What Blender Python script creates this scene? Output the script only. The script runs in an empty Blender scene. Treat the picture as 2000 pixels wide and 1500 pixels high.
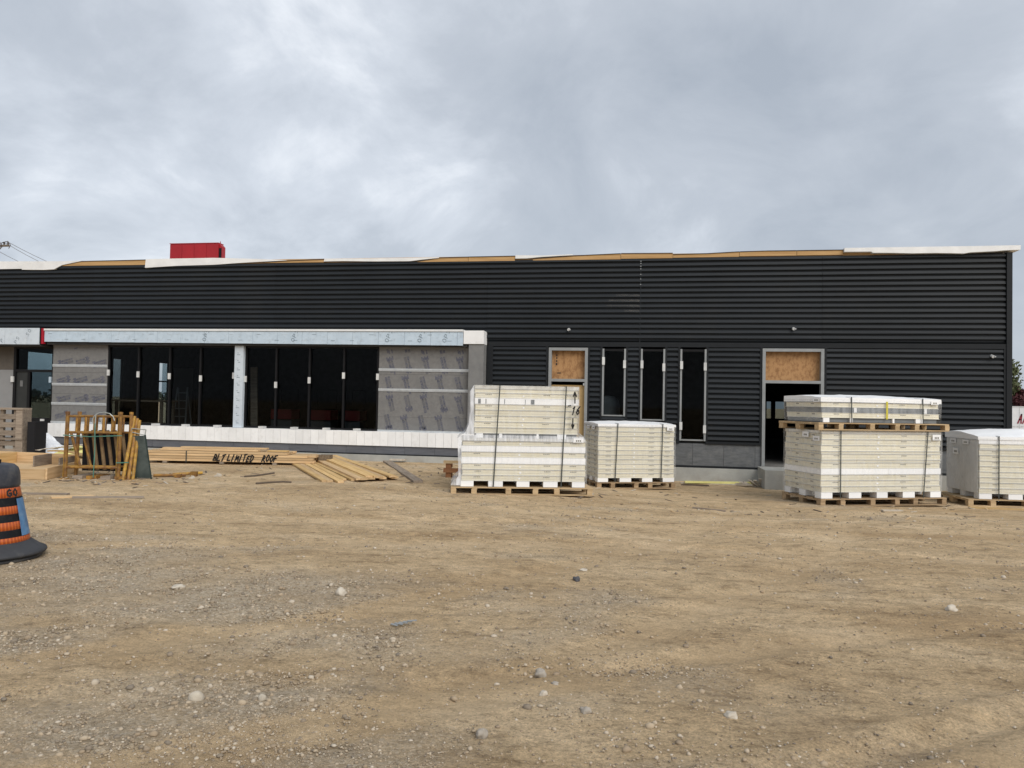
import bpy, math, random
import numpy as np
from mathutils import Vector, Matrix, noise
random.seed(7)
rng = np.random.default_rng(11)
SC = bpy.context.scene
COL = SC.collection
R = math.radians

# ------------------------------------------------------------------ camera
cam = bpy.data.cameras.new("camera")
cam.sensor_fit = 'HORIZONTAL'; cam.sensor_width = 36.0
cam.lens = 36.0 * 1500.0 / 2000.0
cam.clip_start = 0.05; cam.clip_end = 3000
camo = bpy.data.objects.new("camera", cam); COL.objects.link(camo)
yaw, pitch, roll = 0.1711, 0.0248, 0.01866
f = Vector((-math.sin(yaw)*math.cos(pitch), math.cos(yaw)*math.cos(pitch), math.sin(pitch)))
r = Vector((math.cos(yaw), math.sin(yaw), 0)); u = r.cross(f)
r2 = r*math.cos(roll) + u*math.sin(roll); u2 = -r*math.sin(roll) + u*math.cos(roll)
camo.matrix_world = Matrix(((r2.x, u2.x, -f.x, 0), (r2.y, u2.y, -f.y, -20), (r2.z, u2.z, -f.z, 1.65), (0, 0, 0, 1)))
SC.camera = camo

# ------------------------------------------------------------------ sky and sun
SUN = Vector((0.50, -0.60, 0.62)).normalized()        # towards the veiled sun, behind and right of the camera
elev = math.asin(SUN.z); azim = math.atan2(SUN.x, SUN.y)
W = bpy.data.worlds.new("World"); SC.world = W; W.use_nodes = True
nt = W.node_tree; N = nt.nodes; L = nt.links
bg = N["Background"]
sky = N.new("ShaderNodeTexSky"); sky.sky_type = 'NISHITA'; sky.sun_disc = False
sky.sun_elevation = elev; sky.sun_rotation = azim; sky.air_density = 1.0; sky.dust_density = 2.0
tc = N.new("ShaderNodeTexCoord")
sep = N.new("ShaderNodeSeparateXYZ"); L.new(tc.outputs["Generated"], sep.inputs[0])
def wmath(op, a, b=None, clamp=False):
    m = N.new("ShaderNodeMath"); m.operation = op; m.use_clamp = clamp
    for i, v in enumerate((a, b)):
        if v is None: continue
        if isinstance(v, (int, float)): m.inputs[i].default_value = v
        else: L.new(v, m.inputs[i])
    return m.outputs[0]
zc = wmath('MAXIMUM', sep.outputs[2], 0.0)
den = wmath('ADD', zc, 0.50)
cmb = N.new("ShaderNodeCombineXYZ")
L.new(wmath('DIVIDE', sep.outputs[0], den), cmb.inputs[0]); L.new(wmath('DIVIDE', sep.outputs[1], den), cmb.inputs[1])
def wnoise(scale, detail, rough, dist, off):
    mp = N.new("ShaderNodeMapping"); mp.inputs["Location"].default_value = off; L.new(cmb.outputs[0], mp.inputs[0])
    n = N.new("ShaderNodeTexNoise"); n.inputs["Scale"].default_value = scale; n.inputs["Detail"].default_value = detail
    n.inputs["Roughness"].default_value = rough; n.inputs["Distortion"].default_value = dist
    L.new(mp.outputs[0], n.inputs["Vector"]); return n.outputs["Fac"]
n1 = wnoise(1.35, 4.0, 0.5, 0.25, (4.6, 9.4, 0.0))
n2 = wnoise(3.6, 10.0, 0.60, 0.35, (6.1, 3.3, 2.0))
mixn = wmath('ADD', wmath('MULTIPLY', n1, 0.58), wmath('MULTIPLY', n2, 0.42))
ramp = N.new("ShaderNodeValToRGB"); L.new(mixn, ramp.inputs[0])
e = ramp.color_ramp.elements
e[0].position = 0.37; e[0].color = (0.268, 0.298, 0.342, 1)
e[1].position = 0.63; e[1].color = (0.56, 0.585, 0.62, 1)
k = ramp.color_ramp.elements.new(0.50); k.color = (0.345, 0.374, 0.416, 1)
k = ramp.color_ramp.elements.new(0.57); k.color = (0.430, 0.460, 0.503, 1)
scl = N.new("ShaderNodeVectorMath"); scl.operation = 'SCALE'; scl.inputs[3].default_value = 10.0
L.new(ramp.outputs[0], scl.inputs[0])
mx = N.new("ShaderNodeMix"); mx.data_type = 'RGBA'; mx.inputs[0].default_value = 0.93
L.new(sky.outputs[0], mx.inputs[6]); L.new(scl.outputs[0], mx.inputs[7])
L.new(mx.outputs[2], bg.inputs["Color"]); bg.inputs["Strength"].default_value = 0.10

sl = bpy.data.lights.new("sun", 'SUN'); sl.energy = 1.5; sl.angle = R(40); sl.color = (1.0, 0.965, 0.91)
slo = bpy.data.objects.new("sun", sl); COL.objects.link(slo)
slo.rotation_euler = SUN.to_track_quat('Z', 'Y').to_euler()

vs = SC.view_settings
vs.view_transform = 'Standard'; vs.look = 'None'; vs.gamma = 1.0; vs.exposure = 0.70
try: vs.use_curve_mapping = False
except Exception: pass
SC.cycles.max_bounces = 8; SC.cycles.transparent_max_bounces = 24; SC.cycles.use_denoising = True

# ------------------------------------------------------------------ materials
MATS = {}
def M(name, col, col2=None, rough=0.75, scale=4.0, bump=0.0, bscale=40.0, metal=0.0, spec=0.35, stretch=(1, 1, 1), mixlo=0.35, mixhi=0.65, detail=5.0, dirt=None, dirtscale=1.5, vary=0.0):
    m = bpy.data.materials.new(name); m.use_nodes = True; MATS[name] = m
    t = m.node_tree; n = t.nodes; l = t.links; b = n["Principled BSDF"]
    b.inputs["Roughness"].default_value = rough; b.inputs["Metallic"].default_value = metal
    b.inputs["Specular IOR Level"].default_value = spec
    c = n.new("ShaderNodeTexCoord"); oi = n.new("ShaderNodeObjectInfo")
    mu = n.new("ShaderNodeMath"); mu.operation = 'MULTIPLY'; mu.inputs[1].default_value = 37.0; l.new(oi.outputs["Random"], mu.inputs[0])
    ad = n.new("ShaderNodeVectorMath"); ad.operation = 'ADD'; l.new(c.outputs["Object"], ad.inputs[0]); l.new(mu.outputs[0], ad.inputs[1])
    mp = n.new("ShaderNodeMapping"); mp.inputs["Scale"].default_value = stretch; l.new(ad.outputs[0], mp.inputs[0])
    col2 = col2 or tuple(v*0.82 for v in col)
    nz = n.new("ShaderNodeTexNoise"); nz.inputs["Scale"].default_value = scale; nz.inputs["Detail"].default_value = detail; nz.inputs["Roughness"].default_value = 0.6
    l.new(mp.outputs[0], nz.inputs["Vector"])
    rp = n.new("ShaderNodeValToRGB"); l.new(nz.outputs["Fac"], rp.inputs[0])
    rp.color_ramp.elements[0].position = mixlo; rp.color_ramp.elements[0].color = (*col2, 1)
    rp.color_ramp.elements[1].position = mixhi; rp.color_ramp.elements[1].color = (*col, 1)
    out = rp.outputs[0]
    if dirt:
        nd = n.new("ShaderNodeTexNoise"); nd.inputs["Scale"].default_value = dirtscale; nd.inputs["Detail"].default_value = 8; nd.inputs["Roughness"].default_value = 0.68
        l.new(ad.outputs[0], nd.inputs["Vector"])
        rd = n.new("ShaderNodeValToRGB"); l.new(nd.outputs["Fac"], rd.inputs[0])
        rd.color_ramp.elements[0].position = 0.52; rd.color_ramp.elements[0].color = (0, 0, 0, 1)
        rd.color_ramp.elements[1].position = 0.72; rd.color_ramp.elements[1].color = (0.8, 0.8, 0.8, 1)
        mi = n.new("ShaderNodeMix"); mi.data_type = 'RGBA'; l.new(rd.outputs[0], mi.inputs[0]); l.new(out, mi.inputs[6]); mi.inputs[7].default_value = (*dirt, 1)
        out = mi.outputs[2]
    if vary:
        vm = n.new("ShaderNodeMath"); vm.operation = 'MULTIPLY_ADD'; vm.inputs[1].default_value = vary; vm.inputs[2].default_value = 1.0-vary*0.5; l.new(oi.outputs["Random"], vm.inputs[0])
        vc = n.new("ShaderNodeVectorMath"); vc.operation = 'SCALE'; l.new(out, vc.inputs[0]); l.new(vm.outputs[0], vc.inputs[3]); out = vc.outputs[0]
    l.new(out, b.inputs["Base Color"])
    if bump:
        nb = n.new("ShaderNodeTexNoise"); nb.inputs["Scale"].default_value = bscale; nb.inputs["Detail"].default_value = 5
        l.new(mp.outputs[0], nb.inputs["Vector"])
        bp = n.new("ShaderNodeBump"); bp.inputs["Strength"].default_value = bump; bp.inputs["Distance"].default_value = 0.02
        l.new(nb.outputs["Fac"], bp.inputs["Height"]); l.new(bp.outputs[0], b.inputs["Normal"])
    return m

siding = M("siding", (0.0180, 0.0215, 0.0255), (0.0150, 0.0182, 0.0218), rough=0.55, scale=0.9, spec=0.22, bump=0.03, bscale=3, dirt=(0.0225, 0.0245, 0.026), dirtscale=0.7, vary=0.14)
trimdark = M("dark_trim", (0.015, 0.017, 0.0195), rough=0.55, spec=0.2, scale=2)
membrane = M("membrane", (0.80, 0.80, 0.79), (0.70, 0.70, 0.69), rough=0.5, scale=2.5, bump=0.25, bscale=6)
ply = M("plywood_edge", (0.52, 0.33, 0.15), (0.40, 0.24, 0.10), rough=0.8, scale=3, stretch=(0.4, 1, 8))
darkfelt = M("roof_felt", (0.05, 0.042, 0.037), rough=0.9)
film = M("wrb_film", (0.52, 0.615, 0.70), (0.46, 0.555, 0.64), rough=0.45, scale=5, bump=0.12, bscale=5, dirt=(0.36, 0.42, 0.47), dirtscale=9)
film2 = M("wrb_film_pale", (0.58, 0.64, 0.69), (0.53, 0.59, 0.65), rough=0.5, scale=4, bump=0.1, bscale=5, dirt=(0.42, 0.46, 0.49), dirtscale=9)
filmink = M("film_ink", (0.17, 0.22, 0.26), (0.25, 0.31, 0.35), rough=0.6, scale=20)
whitemetal = M("white_metal", (0.74, 0.75, 0.74), (0.66, 0.67, 0.67), rough=0.45)
redpaint = M("red_paint", (0.32, 0.012, 0.018), (0.27, 0.010, 0.015), rough=0.42, scale=2)
redtrim = M("red_trim", (0.40, 0.010, 0.025), rough=0.5)
foamwhite = M("white_foam", (0.86, 0.86, 0.85), (0.78, 0.78, 0.77), rough=0.85, scale=2.0, bump=0.1, bscale=60, mixlo=0.3, mixhi=0.6, dirt=(0.70, 0.69, 0.67), dirtscale=5, vary=0.07)
greyboard = M("grey_board", (0.150, 0.155, 0.160), (0.105, 0.110, 0.115), rough=0.9, scale=7, stretch=(0.6, 1, 3), bump=0.15, bscale=60, dirt=(0.185, 0.185, 0.18), dirtscale=4, vary=0.15)
greyslate = M("grey_slate", (0.13, 0.135, 0.150), (0.10, 0.105, 0.12), rough=0.85, scale=5, stretch=(0.5, 1, 3), vary=0.12)
sheath = M("sheathing", (0.205, 0.200, 0.192), (0.165, 0.162, 0.158), rough=0.92, scale=12, bump=0.15, bscale=120, dirt=(0.15, 0.15, 0.148), dirtscale=3)
ink = M("board_ink", (0.082, 0.085, 0.112), (0.140, 0.140, 0.155), rough=0.9, scale=22, mixlo=0.42, mixhi=0.62)
inkfaint = M("board_ink_faint", (0.145, 0.144, 0.150), rough=0.9)
inkblot = M("board_ink_blot", (0.085, 0.088, 0.118), (0.14, 0.14, 0.16), rough=0.9, scale=14)
galv = M("galvanised", (0.56, 0.58, 0.59), (0.46, 0.48, 0.49), rough=0.42, metal=0.35, scale=9)
galvdull = M("door_frame_steel", (0.30, 0.31, 0.31), (0.25, 0.26, 0.26), rough=0.5, metal=0.2, scale=4)
columngrey = M("column_parge", (0.20, 0.20, 0.195), (0.17, 0.17, 0.168), rough=0.9, scale=6, bump=0.15, bscale=80)
concrete = M("concrete", (0.42, 0.42, 0.39), (0.33, 0.33, 0.31), rough=0.92, scale=2.2, bump=0.25, bscale=30, dirt=(0.29, 0.27, 0.23), dirtscale=1.6)
osb = M("osb", (0.42, 0.235, 0.105), (0.27, 0.138, 0.058), rough=0.85, scale=13, stretch=(1, 1, 0.6), mixlo=0.36, mixhi=0.56, bump=0.2, bscale=60)
osbpale = M("pale_plywood", (0.52, 0.36, 0.17), (0.42, 0.28, 0.12), rough=0.8, scale=5, stretch=(1, 1, 0.2))
alum = M("dark_aluminium", (0.009, 0.009, 0.010), rough=0.45, spec=0.2)
clipwhite = M("clip_white", (0.66, 0.66, 0.64), (0.5, 0.5, 0.49), rough=0.5)
inside = M("inside_dark", (0.060, 0.060, 0.060), (0.04, 0.04, 0.04), rough=0.95)  # dark colour stands in for the unlit look of the interior
insidefloor = M("inside_floor", (0.16, 0.155, 0.145), (0.12, 0.115, 0.11), rough=0.8, scale=2)
gypsum = M("gypsum_wall", (0.26, 0.26, 0.26), (0.23, 0.23, 0.23), rough=0.9, scale=1.5)
wood = M("lumber", (0.62, 0.44, 0.25), (0.48, 0.32, 0.165), rough=0.8, scale=5, stretch=(0.35, 5, 5), bump=0.12, bscale=40, vary=0.40)
woodyellow = M("fresh_lumber", (0.66, 0.46, 0.22), (0.52, 0.33, 0.13), rough=0.8, scale=5, stretch=(0.35, 5, 5), bump=0.1, bscale=40, vary=0.40)
woodold = M("weathered_wood", (0.30, 0.245, 0.19), (0.19, 0.15, 0.115), rough=0.9, scale=5, stretch=(0.5, 4, 4), bump=0.2, bscale=40, vary=0.35)
woodred = M("reddish_wood", (0.36, 0.17, 0.08), (0.25, 0.11, 0.05), rough=0.9, scale=5, stretch=(0.5, 4, 4))
palletwood = M("pallet_wood", (0.54, 0.40, 0.235), (0.40, 0.28, 0.155), rough=0.85, scale=5, stretch=(0.5, 4, 4), bump=0.15, bscale=50, vary=0.35)
palletdark = M("pallet_wood_brown", (0.40, 0.285, 0.17), (0.27, 0.185, 0.105), rough=0.88, scale=5, stretch=(0.5, 4, 4), bump=0.15, bscale=50, vary=0.40)
endgrain = M("end_grain", (0.20, 0.15, 0.10), (0.12, 0.09, 0.06), rough=0.95, scale=25)
marker = M("black_marker", (0.018, 0.017, 0.018), rough=0.6)
foam = M("panel_foam", (0.73, 0.685, 0.545), (0.64, 0.595, 0.455), rough=0.85, scale=2.5, stretch=(0.5, 1, 4), bump=0.08, bscale=50, dirt=(0.72, 0.70, 0.60), dirtscale=2.2, vary=0.14)
skin = M("panel_skin", (0.80, 0.79, 0.74), (0.58, 0.57, 0.52), rough=0.5, scale=2.5, stretch=(0.4, 1, 3), vary=0.15)
skingrey = M("panel_side_steel", (0.74, 0.75, 0.75), (0.66, 0.67, 0.675), rough=0.5, metal=0.1, scale=1.5, bump=0.05)
panelwhite = M("panel_white", (0.86, 0.86, 0.855), (0.79, 0.795, 0.80), rough=0.5, scale=1.6, stretch=(0.5, 1, 3), vary=0.08)
smoke = M("smoky_grey", (0.20, 0.215, 0.225), (0.12, 0.13, 0.14), rough=0.3, scale=3, stretch=(0.6, 1, 4))  # smoky grey of the dark band, panel marks and gap filler
inkgrey = M("print_grey", (0.22, 0.21, 0.18), rough=0.8)
strapm = M("strap", (0.05, 0.058, 0.055), rough=0.4, spec=0.5)
strapgreen = M("green_strap", (0.10, 0.24, 0.19), (0.06, 0.17, 0.13), rough=0.5)
scaffy = M("scaffold_paint", (0.33, 0.175, 0.035), (0.16, 0.075, 0.026), rough=0.6, scale=9, mixlo=0.38, mixhi=0.6, dirt=(0.16, 0.085, 0.05), dirtscale=7, vary=0.40)
scaffgold = M("scaffold_yellow", (0.50, 0.30, 0.05), (0.26, 0.13, 0.033), rough=0.6, scale=9, dirt=(0.2, 0.11, 0.05), dirtscale=7, vary=0.40)
wirem = M("wire_steel", (0.42, 0.45, 0.43), rough=0.4, metal=0.5)
rubber = M("black_rubber", (0.042, 0.043, 0.047), (0.030, 0.031, 0.035), rough=0.62, scale=6, bump=0.05, dirt=(0.12, 0.11, 0.095), dirtscale=3)
barrelblack = M("barrel_black", (0.036, 0.039, 0.050), (0.024, 0.027, 0.034), rough=0.5, scale=5, dirt=(0.085, 0.082, 0.078), dirtscale=5)
barrelband = M("barrel_black_band", (0.007, 0.008, 0.010), rough=0.5, spec=0.2, dirt=(0.03, 0.028, 0.026), dirtscale=6)
bluewrap = M("blue_sticker", (0.11, 0.24, 0.42), (0.06, 0.14, 0.27), rough=0.5, scale=8, dirt=(0.25, 0.34, 0.44), dirtscale=9)
tarpm = M("white_tarp", (0.74, 0.76, 0.79), (0.66, 0.68, 0.71), rough=0.55, bump=0.2, bscale=5)
yellowm = M("yellow_insulation", (0.78, 0.74, 0.30), (0.66, 0.62, 0.24), rough=0.8)
blackpl = M("black_plastic", (0.008, 0.008, 0.010), rough=0.6)
greenglass = M("green_tarp_mesh", (0.075, 0.092, 0.085), (0.035, 0.048, 0.045), rough=0.45, scale=6, spec=0.4)
greenedge = M("dark_green_steel", (0.012, 0.028, 0.024), rough=0.5)
stonem = M("stone_beige", (0.50, 0.44, 0.35), (0.38, 0.33, 0.26), rough=0.92, scale=14, bump=0.3, bscale=40)
stonegrey = M("stone_grey", (0.42, 0.37, 0.31), (0.30, 0.265, 0.22), rough=0.92, scale=14, bump=0.3, bscale=40)
stonedark = M("stone_dark", (0.10, 0.10, 0.105), (0.07, 0.07, 0.075), rough=0.9, scale=14, bump=0.3, bscale=40)
stonewhite = M("stone_pale", (0.56, 0.50, 0.41), (0.42, 0.365, 0.29), rough=0.9, scale=14, bump=0.3, bscale=40)
trunkm = M("bark", (0.12, 0.09, 0.065), rough=0.95, scale=12)
leafg = M("leaf_green", (0.11, 0.125, 0.055), (0.065, 0.080, 0.032), rough=0.7, scale=1.2)
leafr = M("leaf_dark_red", (0.085, 0.020, 0.022), (0.050, 0.012, 0.014), rough=0.7, scale=1.2)
leafd = M("leaf_far", (0.050, 0.065, 0.045), (0.035, 0.048, 0.032), rough=0.8, scale=0.3)
truckw = M("truck_white", (0.66, 0.68, 0.71), (0.60, 0.62, 0.65), rough=0.4)
tyrem = M("tyre", (0.02, 0.02, 0.02), rough=0.8)
redink = M("red_lettering", (0.24, 0.02, 0.04), rough=0.5)
dimred = M("machine_red", (0.30, 0.02, 0.02), rough=0.5)
dimgrey = M("machine_grey", (0.16, 0.16, 0.16), rough=0.5)
polem = M("pole_wood", (0.16, 0.13, 0.10), rough=0.9)
porc = M("insulator", (0.10, 0.09, 0.09), rough=0.3)
twig = M("dark_twig", (0.13, 0.10, 0.075), rough=0.95)
canvas = M("grey_cover", (0.20, 0.21, 0.22), rough=0.8)

def film_mat(name, fac, tint=(0.86, 0.88, 0.9), rough=0.25):
    m = bpy.data.materials.new(name); m.use_nodes = True
    t = m.node_tree; n = t.nodes; l = t.links; b = n["Principled BSDF"]; o = n["Material Output"]
    b.inputs["Base Color"].default_value = (*tint, 1); b.inputs["Roughness"].default_value = rough
    tr = n.new("ShaderNodeBsdfTransparent"); mi = n.new("ShaderNodeMixShader")
    c = n.new("ShaderNodeTexCoord"); mp = n.new("ShaderNodeMapping"); mp.inputs["Scale"].default_value = (7, 3, 1.3); l.new(c.outputs["Object"], mp.inputs[0])
    nz = n.new("ShaderNodeTexNoise"); nz.inputs["Scale"].default_value = 2.2; nz.inputs["Detail"].default_value = 6; l.new(mp.outputs[0], nz.inputs["Vector"])
    rm = n.new("ShaderNodeMapRange"); rm.inputs[1].default_value = 0.3; rm.inputs[2].default_value = 0.75; rm.inputs[3].default_value = fac*0.3; rm.inputs[4].default_value = min(0.95, fac*1.9)
    l.new(nz.outputs["Fac"], rm.inputs[0]); l.new(rm.outputs[0], mi.inputs[0])
    bp = n.new("ShaderNodeBump"); bp.inputs["Strength"].default_value = 0.5; bp.inputs["Distance"].default_value = 0.03
    l.new(nz.outputs["Fac"], bp.inputs["Height"]); l.new(bp.outputs[0], b.inputs["Normal"])
    l.new(tr.outputs[0], mi.inputs[1]); l.new(b.outputs[0], mi.inputs[2]); l.new(mi.outputs[0], o.inputs["Surface"])
    return m
wrapclear = film_mat("wrap_clear", 0.13, (0.86, 0.88, 0.9), 0.15)
wrapside = film_mat("wrap_side", 0.20, (0.80, 0.79, 0.75))
wrapmilky = film_mat("wrap_milky", 0.50, (0.82, 0.84, 0.87))
def glass_mat(name, tint, ior):
    m = bpy.data.materials.new(name); m.use_nodes = True
    t = m.node_tree; n = t.nodes; l = t.links; o = n["Material Output"]; n.remove(n["Principled BSDF"])
    tr = n.new("ShaderNodeBsdfTransparent"); tr.inputs[0].default_value = (*tint, 1)
    gl = n.new("ShaderNodeBsdfGlossy"); gl.inputs["Roughness"].default_value = 0.02
    fr = n.new("ShaderNodeFresnel"); fr.inputs[0].default_value = ior; mi = n.new("ShaderNodeMixShader")
    l.new(fr.outputs[0], mi.inputs[0]); l.new(tr.outputs[0], mi.inputs[1]); l.new(gl.outputs[0], mi.inputs[2]); l.new(mi.outputs[0], o.inputs["Surface"])
    return m
glassclear = glass_mat("glass_clear", (0.70, 0.73, 0.74), 1.16)
glasstint = glass_mat("glass_tint", (0.40, 0.44, 0.45), 1.16)
glassside = glass_mat("glass_side", (0.60, 0.66, 0.68), 1.16)

# ------------------------------------------------------------------ mesh helpers
class MB:
    def __init__(s): s.v = []; s.f = []; s.m = []; s.mats = []
    def mi(s, mat):
        if mat not in s.mats: s.mats.append(mat)
        return s.mats.index(mat)
    def quad(s, pts, mat):
        i = len(s.v); s.v += [tuple(p) for p in pts]; s.f.append(tuple(range(i, i+len(pts)))); s.m.append(s.mi(mat)); return s
    def box(s, x0, x1, y0, y1, z0, z1, mat, mtx=None):
        i = len(s.v); k = s.mi(mat)
        P = [(x0,y0,z0),(x1,y0,z0),(x1,y1,z0),(x0,y1,z0),(x0,y0,z1),(x1,y0,z1),(x1,y1,z1),(x0,y1,z1)]
        if mtx is not None: P = [tuple(mtx @ Vector(p)) for p in P]
        s.v += P
        for q in ((0,3,2,1),(4,5,6,7),(0,1,5,4),(1,2,6,5),(2,3,7,6),(3,0,4,7)):
            s.f.append(tuple(i+a for a in q)); s.m.append(k)
        return s
    def tube(s, p0, p1, rad, mat, n=8, rad1=None):
        p0 = Vector(p0); p1 = Vector(p1); d = (p1-p0).normalized()
        a = d.orthogonal().normalized(); b = d.cross(a); i = len(s.v); k = s.mi(mat); rad1 = rad if rad1 is None else rad1
        for p, rr in ((p0, rad), (p1, rad1)):
            for j in range(n):
                t = 2*math.pi*j/n; s.v.append(tuple(p + a*math.cos(t)*rr + b*math.sin(t)*rr))
        for j in range(n):
            s.f.append((i+j, i+(j+1) % n, i+n+(j+1) % n, i+n+j)); s.m.append(k)
        s.f.append(tuple(i+n-1-j for j in range(n))); s.m.append(k)
        s.f.append(tuple(i+n+j for j in range(n))); s.m.append(k)
        return s
    def path(s, pts, rad, mat, n=6):
        for a, b in zip(pts[:-1], pts[1:]): s.tube(a, b, rad, mat, n)
        return s
    def prism(s, poly, y0, y1, mat):      # polygon in (x, z), extruded along y
        i = len(s.v); n = len(poly); k = s.mi(mat)
        s.v += [(x, y0, z) for x, z in poly] + [(x, y1, z) for x, z in poly]
        s.f.append(tuple(range(i, i+n))); s.m.append(k)
        s.f.append(tuple(i+n+n-1-j for j in range(n))); s.m.append(k)
        for j in range(n):
            s.f.append((i+j, i+n+j, i+n+(j+1) % n, i+(j+1) % n)); s.m.append(k)
        return s
    def lathe(s, prof, n, mat, a0=0.0, a1=2*math.pi):
        full = abs(a1-a0-2*math.pi) < 1e-6; c = n if full else n+1
        i = len(s.v); k = s.mi(mat)
        for rr, z in prof:
            for j in range(c):
                t = a0+(a1-a0)*j/n; s.v.append((rr*math.cos(t), rr*math.sin(t), z))
        for q in range(len(prof)-1):
            for j in range(n):
                j2 = (j+1) % c
                s.f.append((i+q*c+j, i+q*c+j2, i+(q+1)*c+j2, i+(q+1)*c+j)); s.m.append(k)
        return s
    def mesh(s, name, smooth=False):
        me = bpy.data.meshes.new(name); me.from_pydata(s.v, [], s.f)
        for m in s.mats: me.materials.append(m)
        me.polygons.foreach_set("material_index", s.m)
        if smooth: me.polygons.foreach_set("use_smooth", [True]*len(s.f))
        me.update(); return me
    def build(s, name, parent=None, smooth=False, loc=(0, 0, 0), rot=(0, 0, 0)):
        return link(name, s.mesh(name, smooth), parent, loc, rot)
def link(name, me, parent=None, loc=(0, 0, 0), rot=(0, 0, 0)):
    o = bpy.data.objects.new(name, me); COL.objects.link(o); o.parent = parent; o.location = loc; o.rotation_euler = rot
    return o
def tag(o, label=None, cat=None, group=None, kind=None):
    if label: o["label"] = label
    if cat: o["category"] = cat
    if group: o["group"] = group
    if kind: o["kind"] = kind
    return o
def thing(name, label, cat, loc=(0, 0, 0), rz=0.0, group=None):
    o = bpy.data.objects.new(name, None); COL.objects.link(o); o.location = loc; o.rotation_euler = (0, 0, rz); o.empty_display_size = 0.2
    return tag(o, label, cat, group)
def box(name, x0, x1, y0, y1, z0, z1, mat, parent=None):
    cx, cy, cz = (x0+x1)/2, (y0+y1)/2, (z0+z1)/2
    return MB().box(x0-cx, x1-cx, y0-cy, y1-cy, z0-cz, z1-cz, mat).build(name, parent, loc=(cx, cy, cz))

GL = {  # handwritten capital strokes in a unit box
 'B': [[(0,0),(0,1),(.6,.9),(.65,.6),(0,.5),(.75,.35),(.65,.05),(0,0)]], 'L': [[(0.1,1),(0,0),(.7,.05)]], 'T': [[(0,1),(.9,1.05)],[(.45,1),(.35,0)]],
 'I': [[(.3,1),(.2,0)]], 'M': [[(0,0),(.1,1),(.4,.3),(.75,1),(.8,0)]], 'E': [[(.7,1),(.05,.95),(0,0),(.7,.02)],[(.02,.5),(.55,.52)]],
 'D': [[(0,0),(.05,1),(.6,.8),(.7,.4),(.4,.05),(0,0)]], 'R': [[(0,0),(.05,1),(.65,.85),(.55,.5),(.05,.48),(.75,0)]],
 'O': [[(.4,1),(.05,.7),(.05,.25),(.4,0),(.72,.3),(.7,.75),(.4,1)]], 'F': [[(0,0),(.05,1),(.75,1.05)],[(.02,.5),(.5,.55)]],
 'A': [[(0,0),(.4,1),(.75,0)],[(.15,.4),(.6,.4)]], 'G': [[(.7,.85),(.4,1),(.08,.7),(.05,.3),(.35,0),(.7,.15),(.7,.48),(.42,.48)]],
 'P': [[(0,0),(0.05,1),(.65,.9),(.62,.55),(.03,.45)]], 'S': [[(.7,.9),(.35,1),(.08,.78),(.6,.4),(.55,.1),(.05,.06)]], 'U': [[(0,1),(.05,.2),(.4,0),(.7,.25),(.75,1)]],
 '1': [[(.1,.75),(.4,1),(.3,0)]], '6': [[(.65,1),(.15,.6),(.05,.25),(.35,0),(.65,.2),(.5,.5),(.1,.4)]],
 '^': [[(.35,0),(.35,1)],[(0,.62),(.35,1),(.72,.6)]], 'v': [[(.35,0),(.35,1)],[(0.05,.35),(.35,0),(.68,.36)]], '-': [[(0,.5),(.8,.55)]]}
def strokes(mb, text, fn, h, adv, wid, mat, slant=0.0, jitter=0.03):
    """write text as flat ribbons; fn(u, v) -> 3D point, u along the line, v up, in metres"""
    u0 = 0.0
    for ch in text:
        if ch == ' ': u0 += adv*0.9; continue
        for st in GL[ch]:
            p = [Vector((u0+(a+random.uniform(-jitter, jitter))*adv*0.85+b*slant*h, (b+random.uniform(-jitter, jitter))*h)) for a, b in st]
            for a, b in zip(p[:-1], p[1:]):
                d = b-a
                if d.length < 1e-6: continue
                nrm = Vector((-d.y, d.x)).normalized()*wid/2; ex = d.normalized()*wid*0.35
                mb.quad([fn(*(a-nrm-ex)), fn(*(b-nrm+ex)), fn(*(b+nrm+ex)), fn(*(a+nrm-ex))], mat)
        u0 += adv

# ------------------------------------------------------------------ ground
def S(t):
    t = max(0.0, min(1.0, t)); return t*t*(3-2*t)
def g0(x, y):
    z = -0.26*S((x+5.5)/6.5)*S((y+12)/11.5)
    z += 0.05*S((y+5)/4)*(1-S((x+6)/3))
    return z
def gh(x, y):
    n = noise.noise(Vector((x*0.35, y*0.35, 0)))*0.030 + noise.noise(Vector((x*1.3, y*1.3, 4)))*0.014
    return g0(x, y)+n
def track(x, y):
    """shallow wheel ruts running diagonally across the yard"""
    z = 0.0
    for (px, py, ang, amp) in ((1.2, -16.0, 38, 0.017), (2.0, -15.4, 38, 0.017), (-3.4, -16.4, 24, 0.014), (-4.6, -15.2, 22, 0.012), (0.5, -9.0, 6, 0.014), (0.2, -10.6, 4, 0.012)):
        a = R(ang); d = -(x-px)*math.sin(a)+(y-py)*math.cos(a)
        d += 0.08*math.sin(((x-px)*math.cos(a)+(y-py)*math.sin(a))*0.7)
        z += amp*(-math.exp(-(d/0.10)**2)+0.7*math.exp(-((abs(d)-0.20)/0.08)**2))
    return z
def trackmask(x, y):
    m = 0.0
    for (cx, cy, rad, wid) in TRK:
        d = abs(math.hypot(x-cx, y-cy)-rad)
        m = max(m, math.exp(-(d/wid)**4))
    return m
TRK = [(9.0, -27.0, 13.2, 0.17), (9.0, -27.0, 15.0, 0.17), (-14.0, -4.0, 15.6, 0.18), (-14.0, -4.0, 17.4, 0.18), (3.0, -34.0, 23.4, 0.22), (3.0, -34.0, 25.2, 0.22), (-2.0, -60.0, 52.0, 0.35)]
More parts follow.
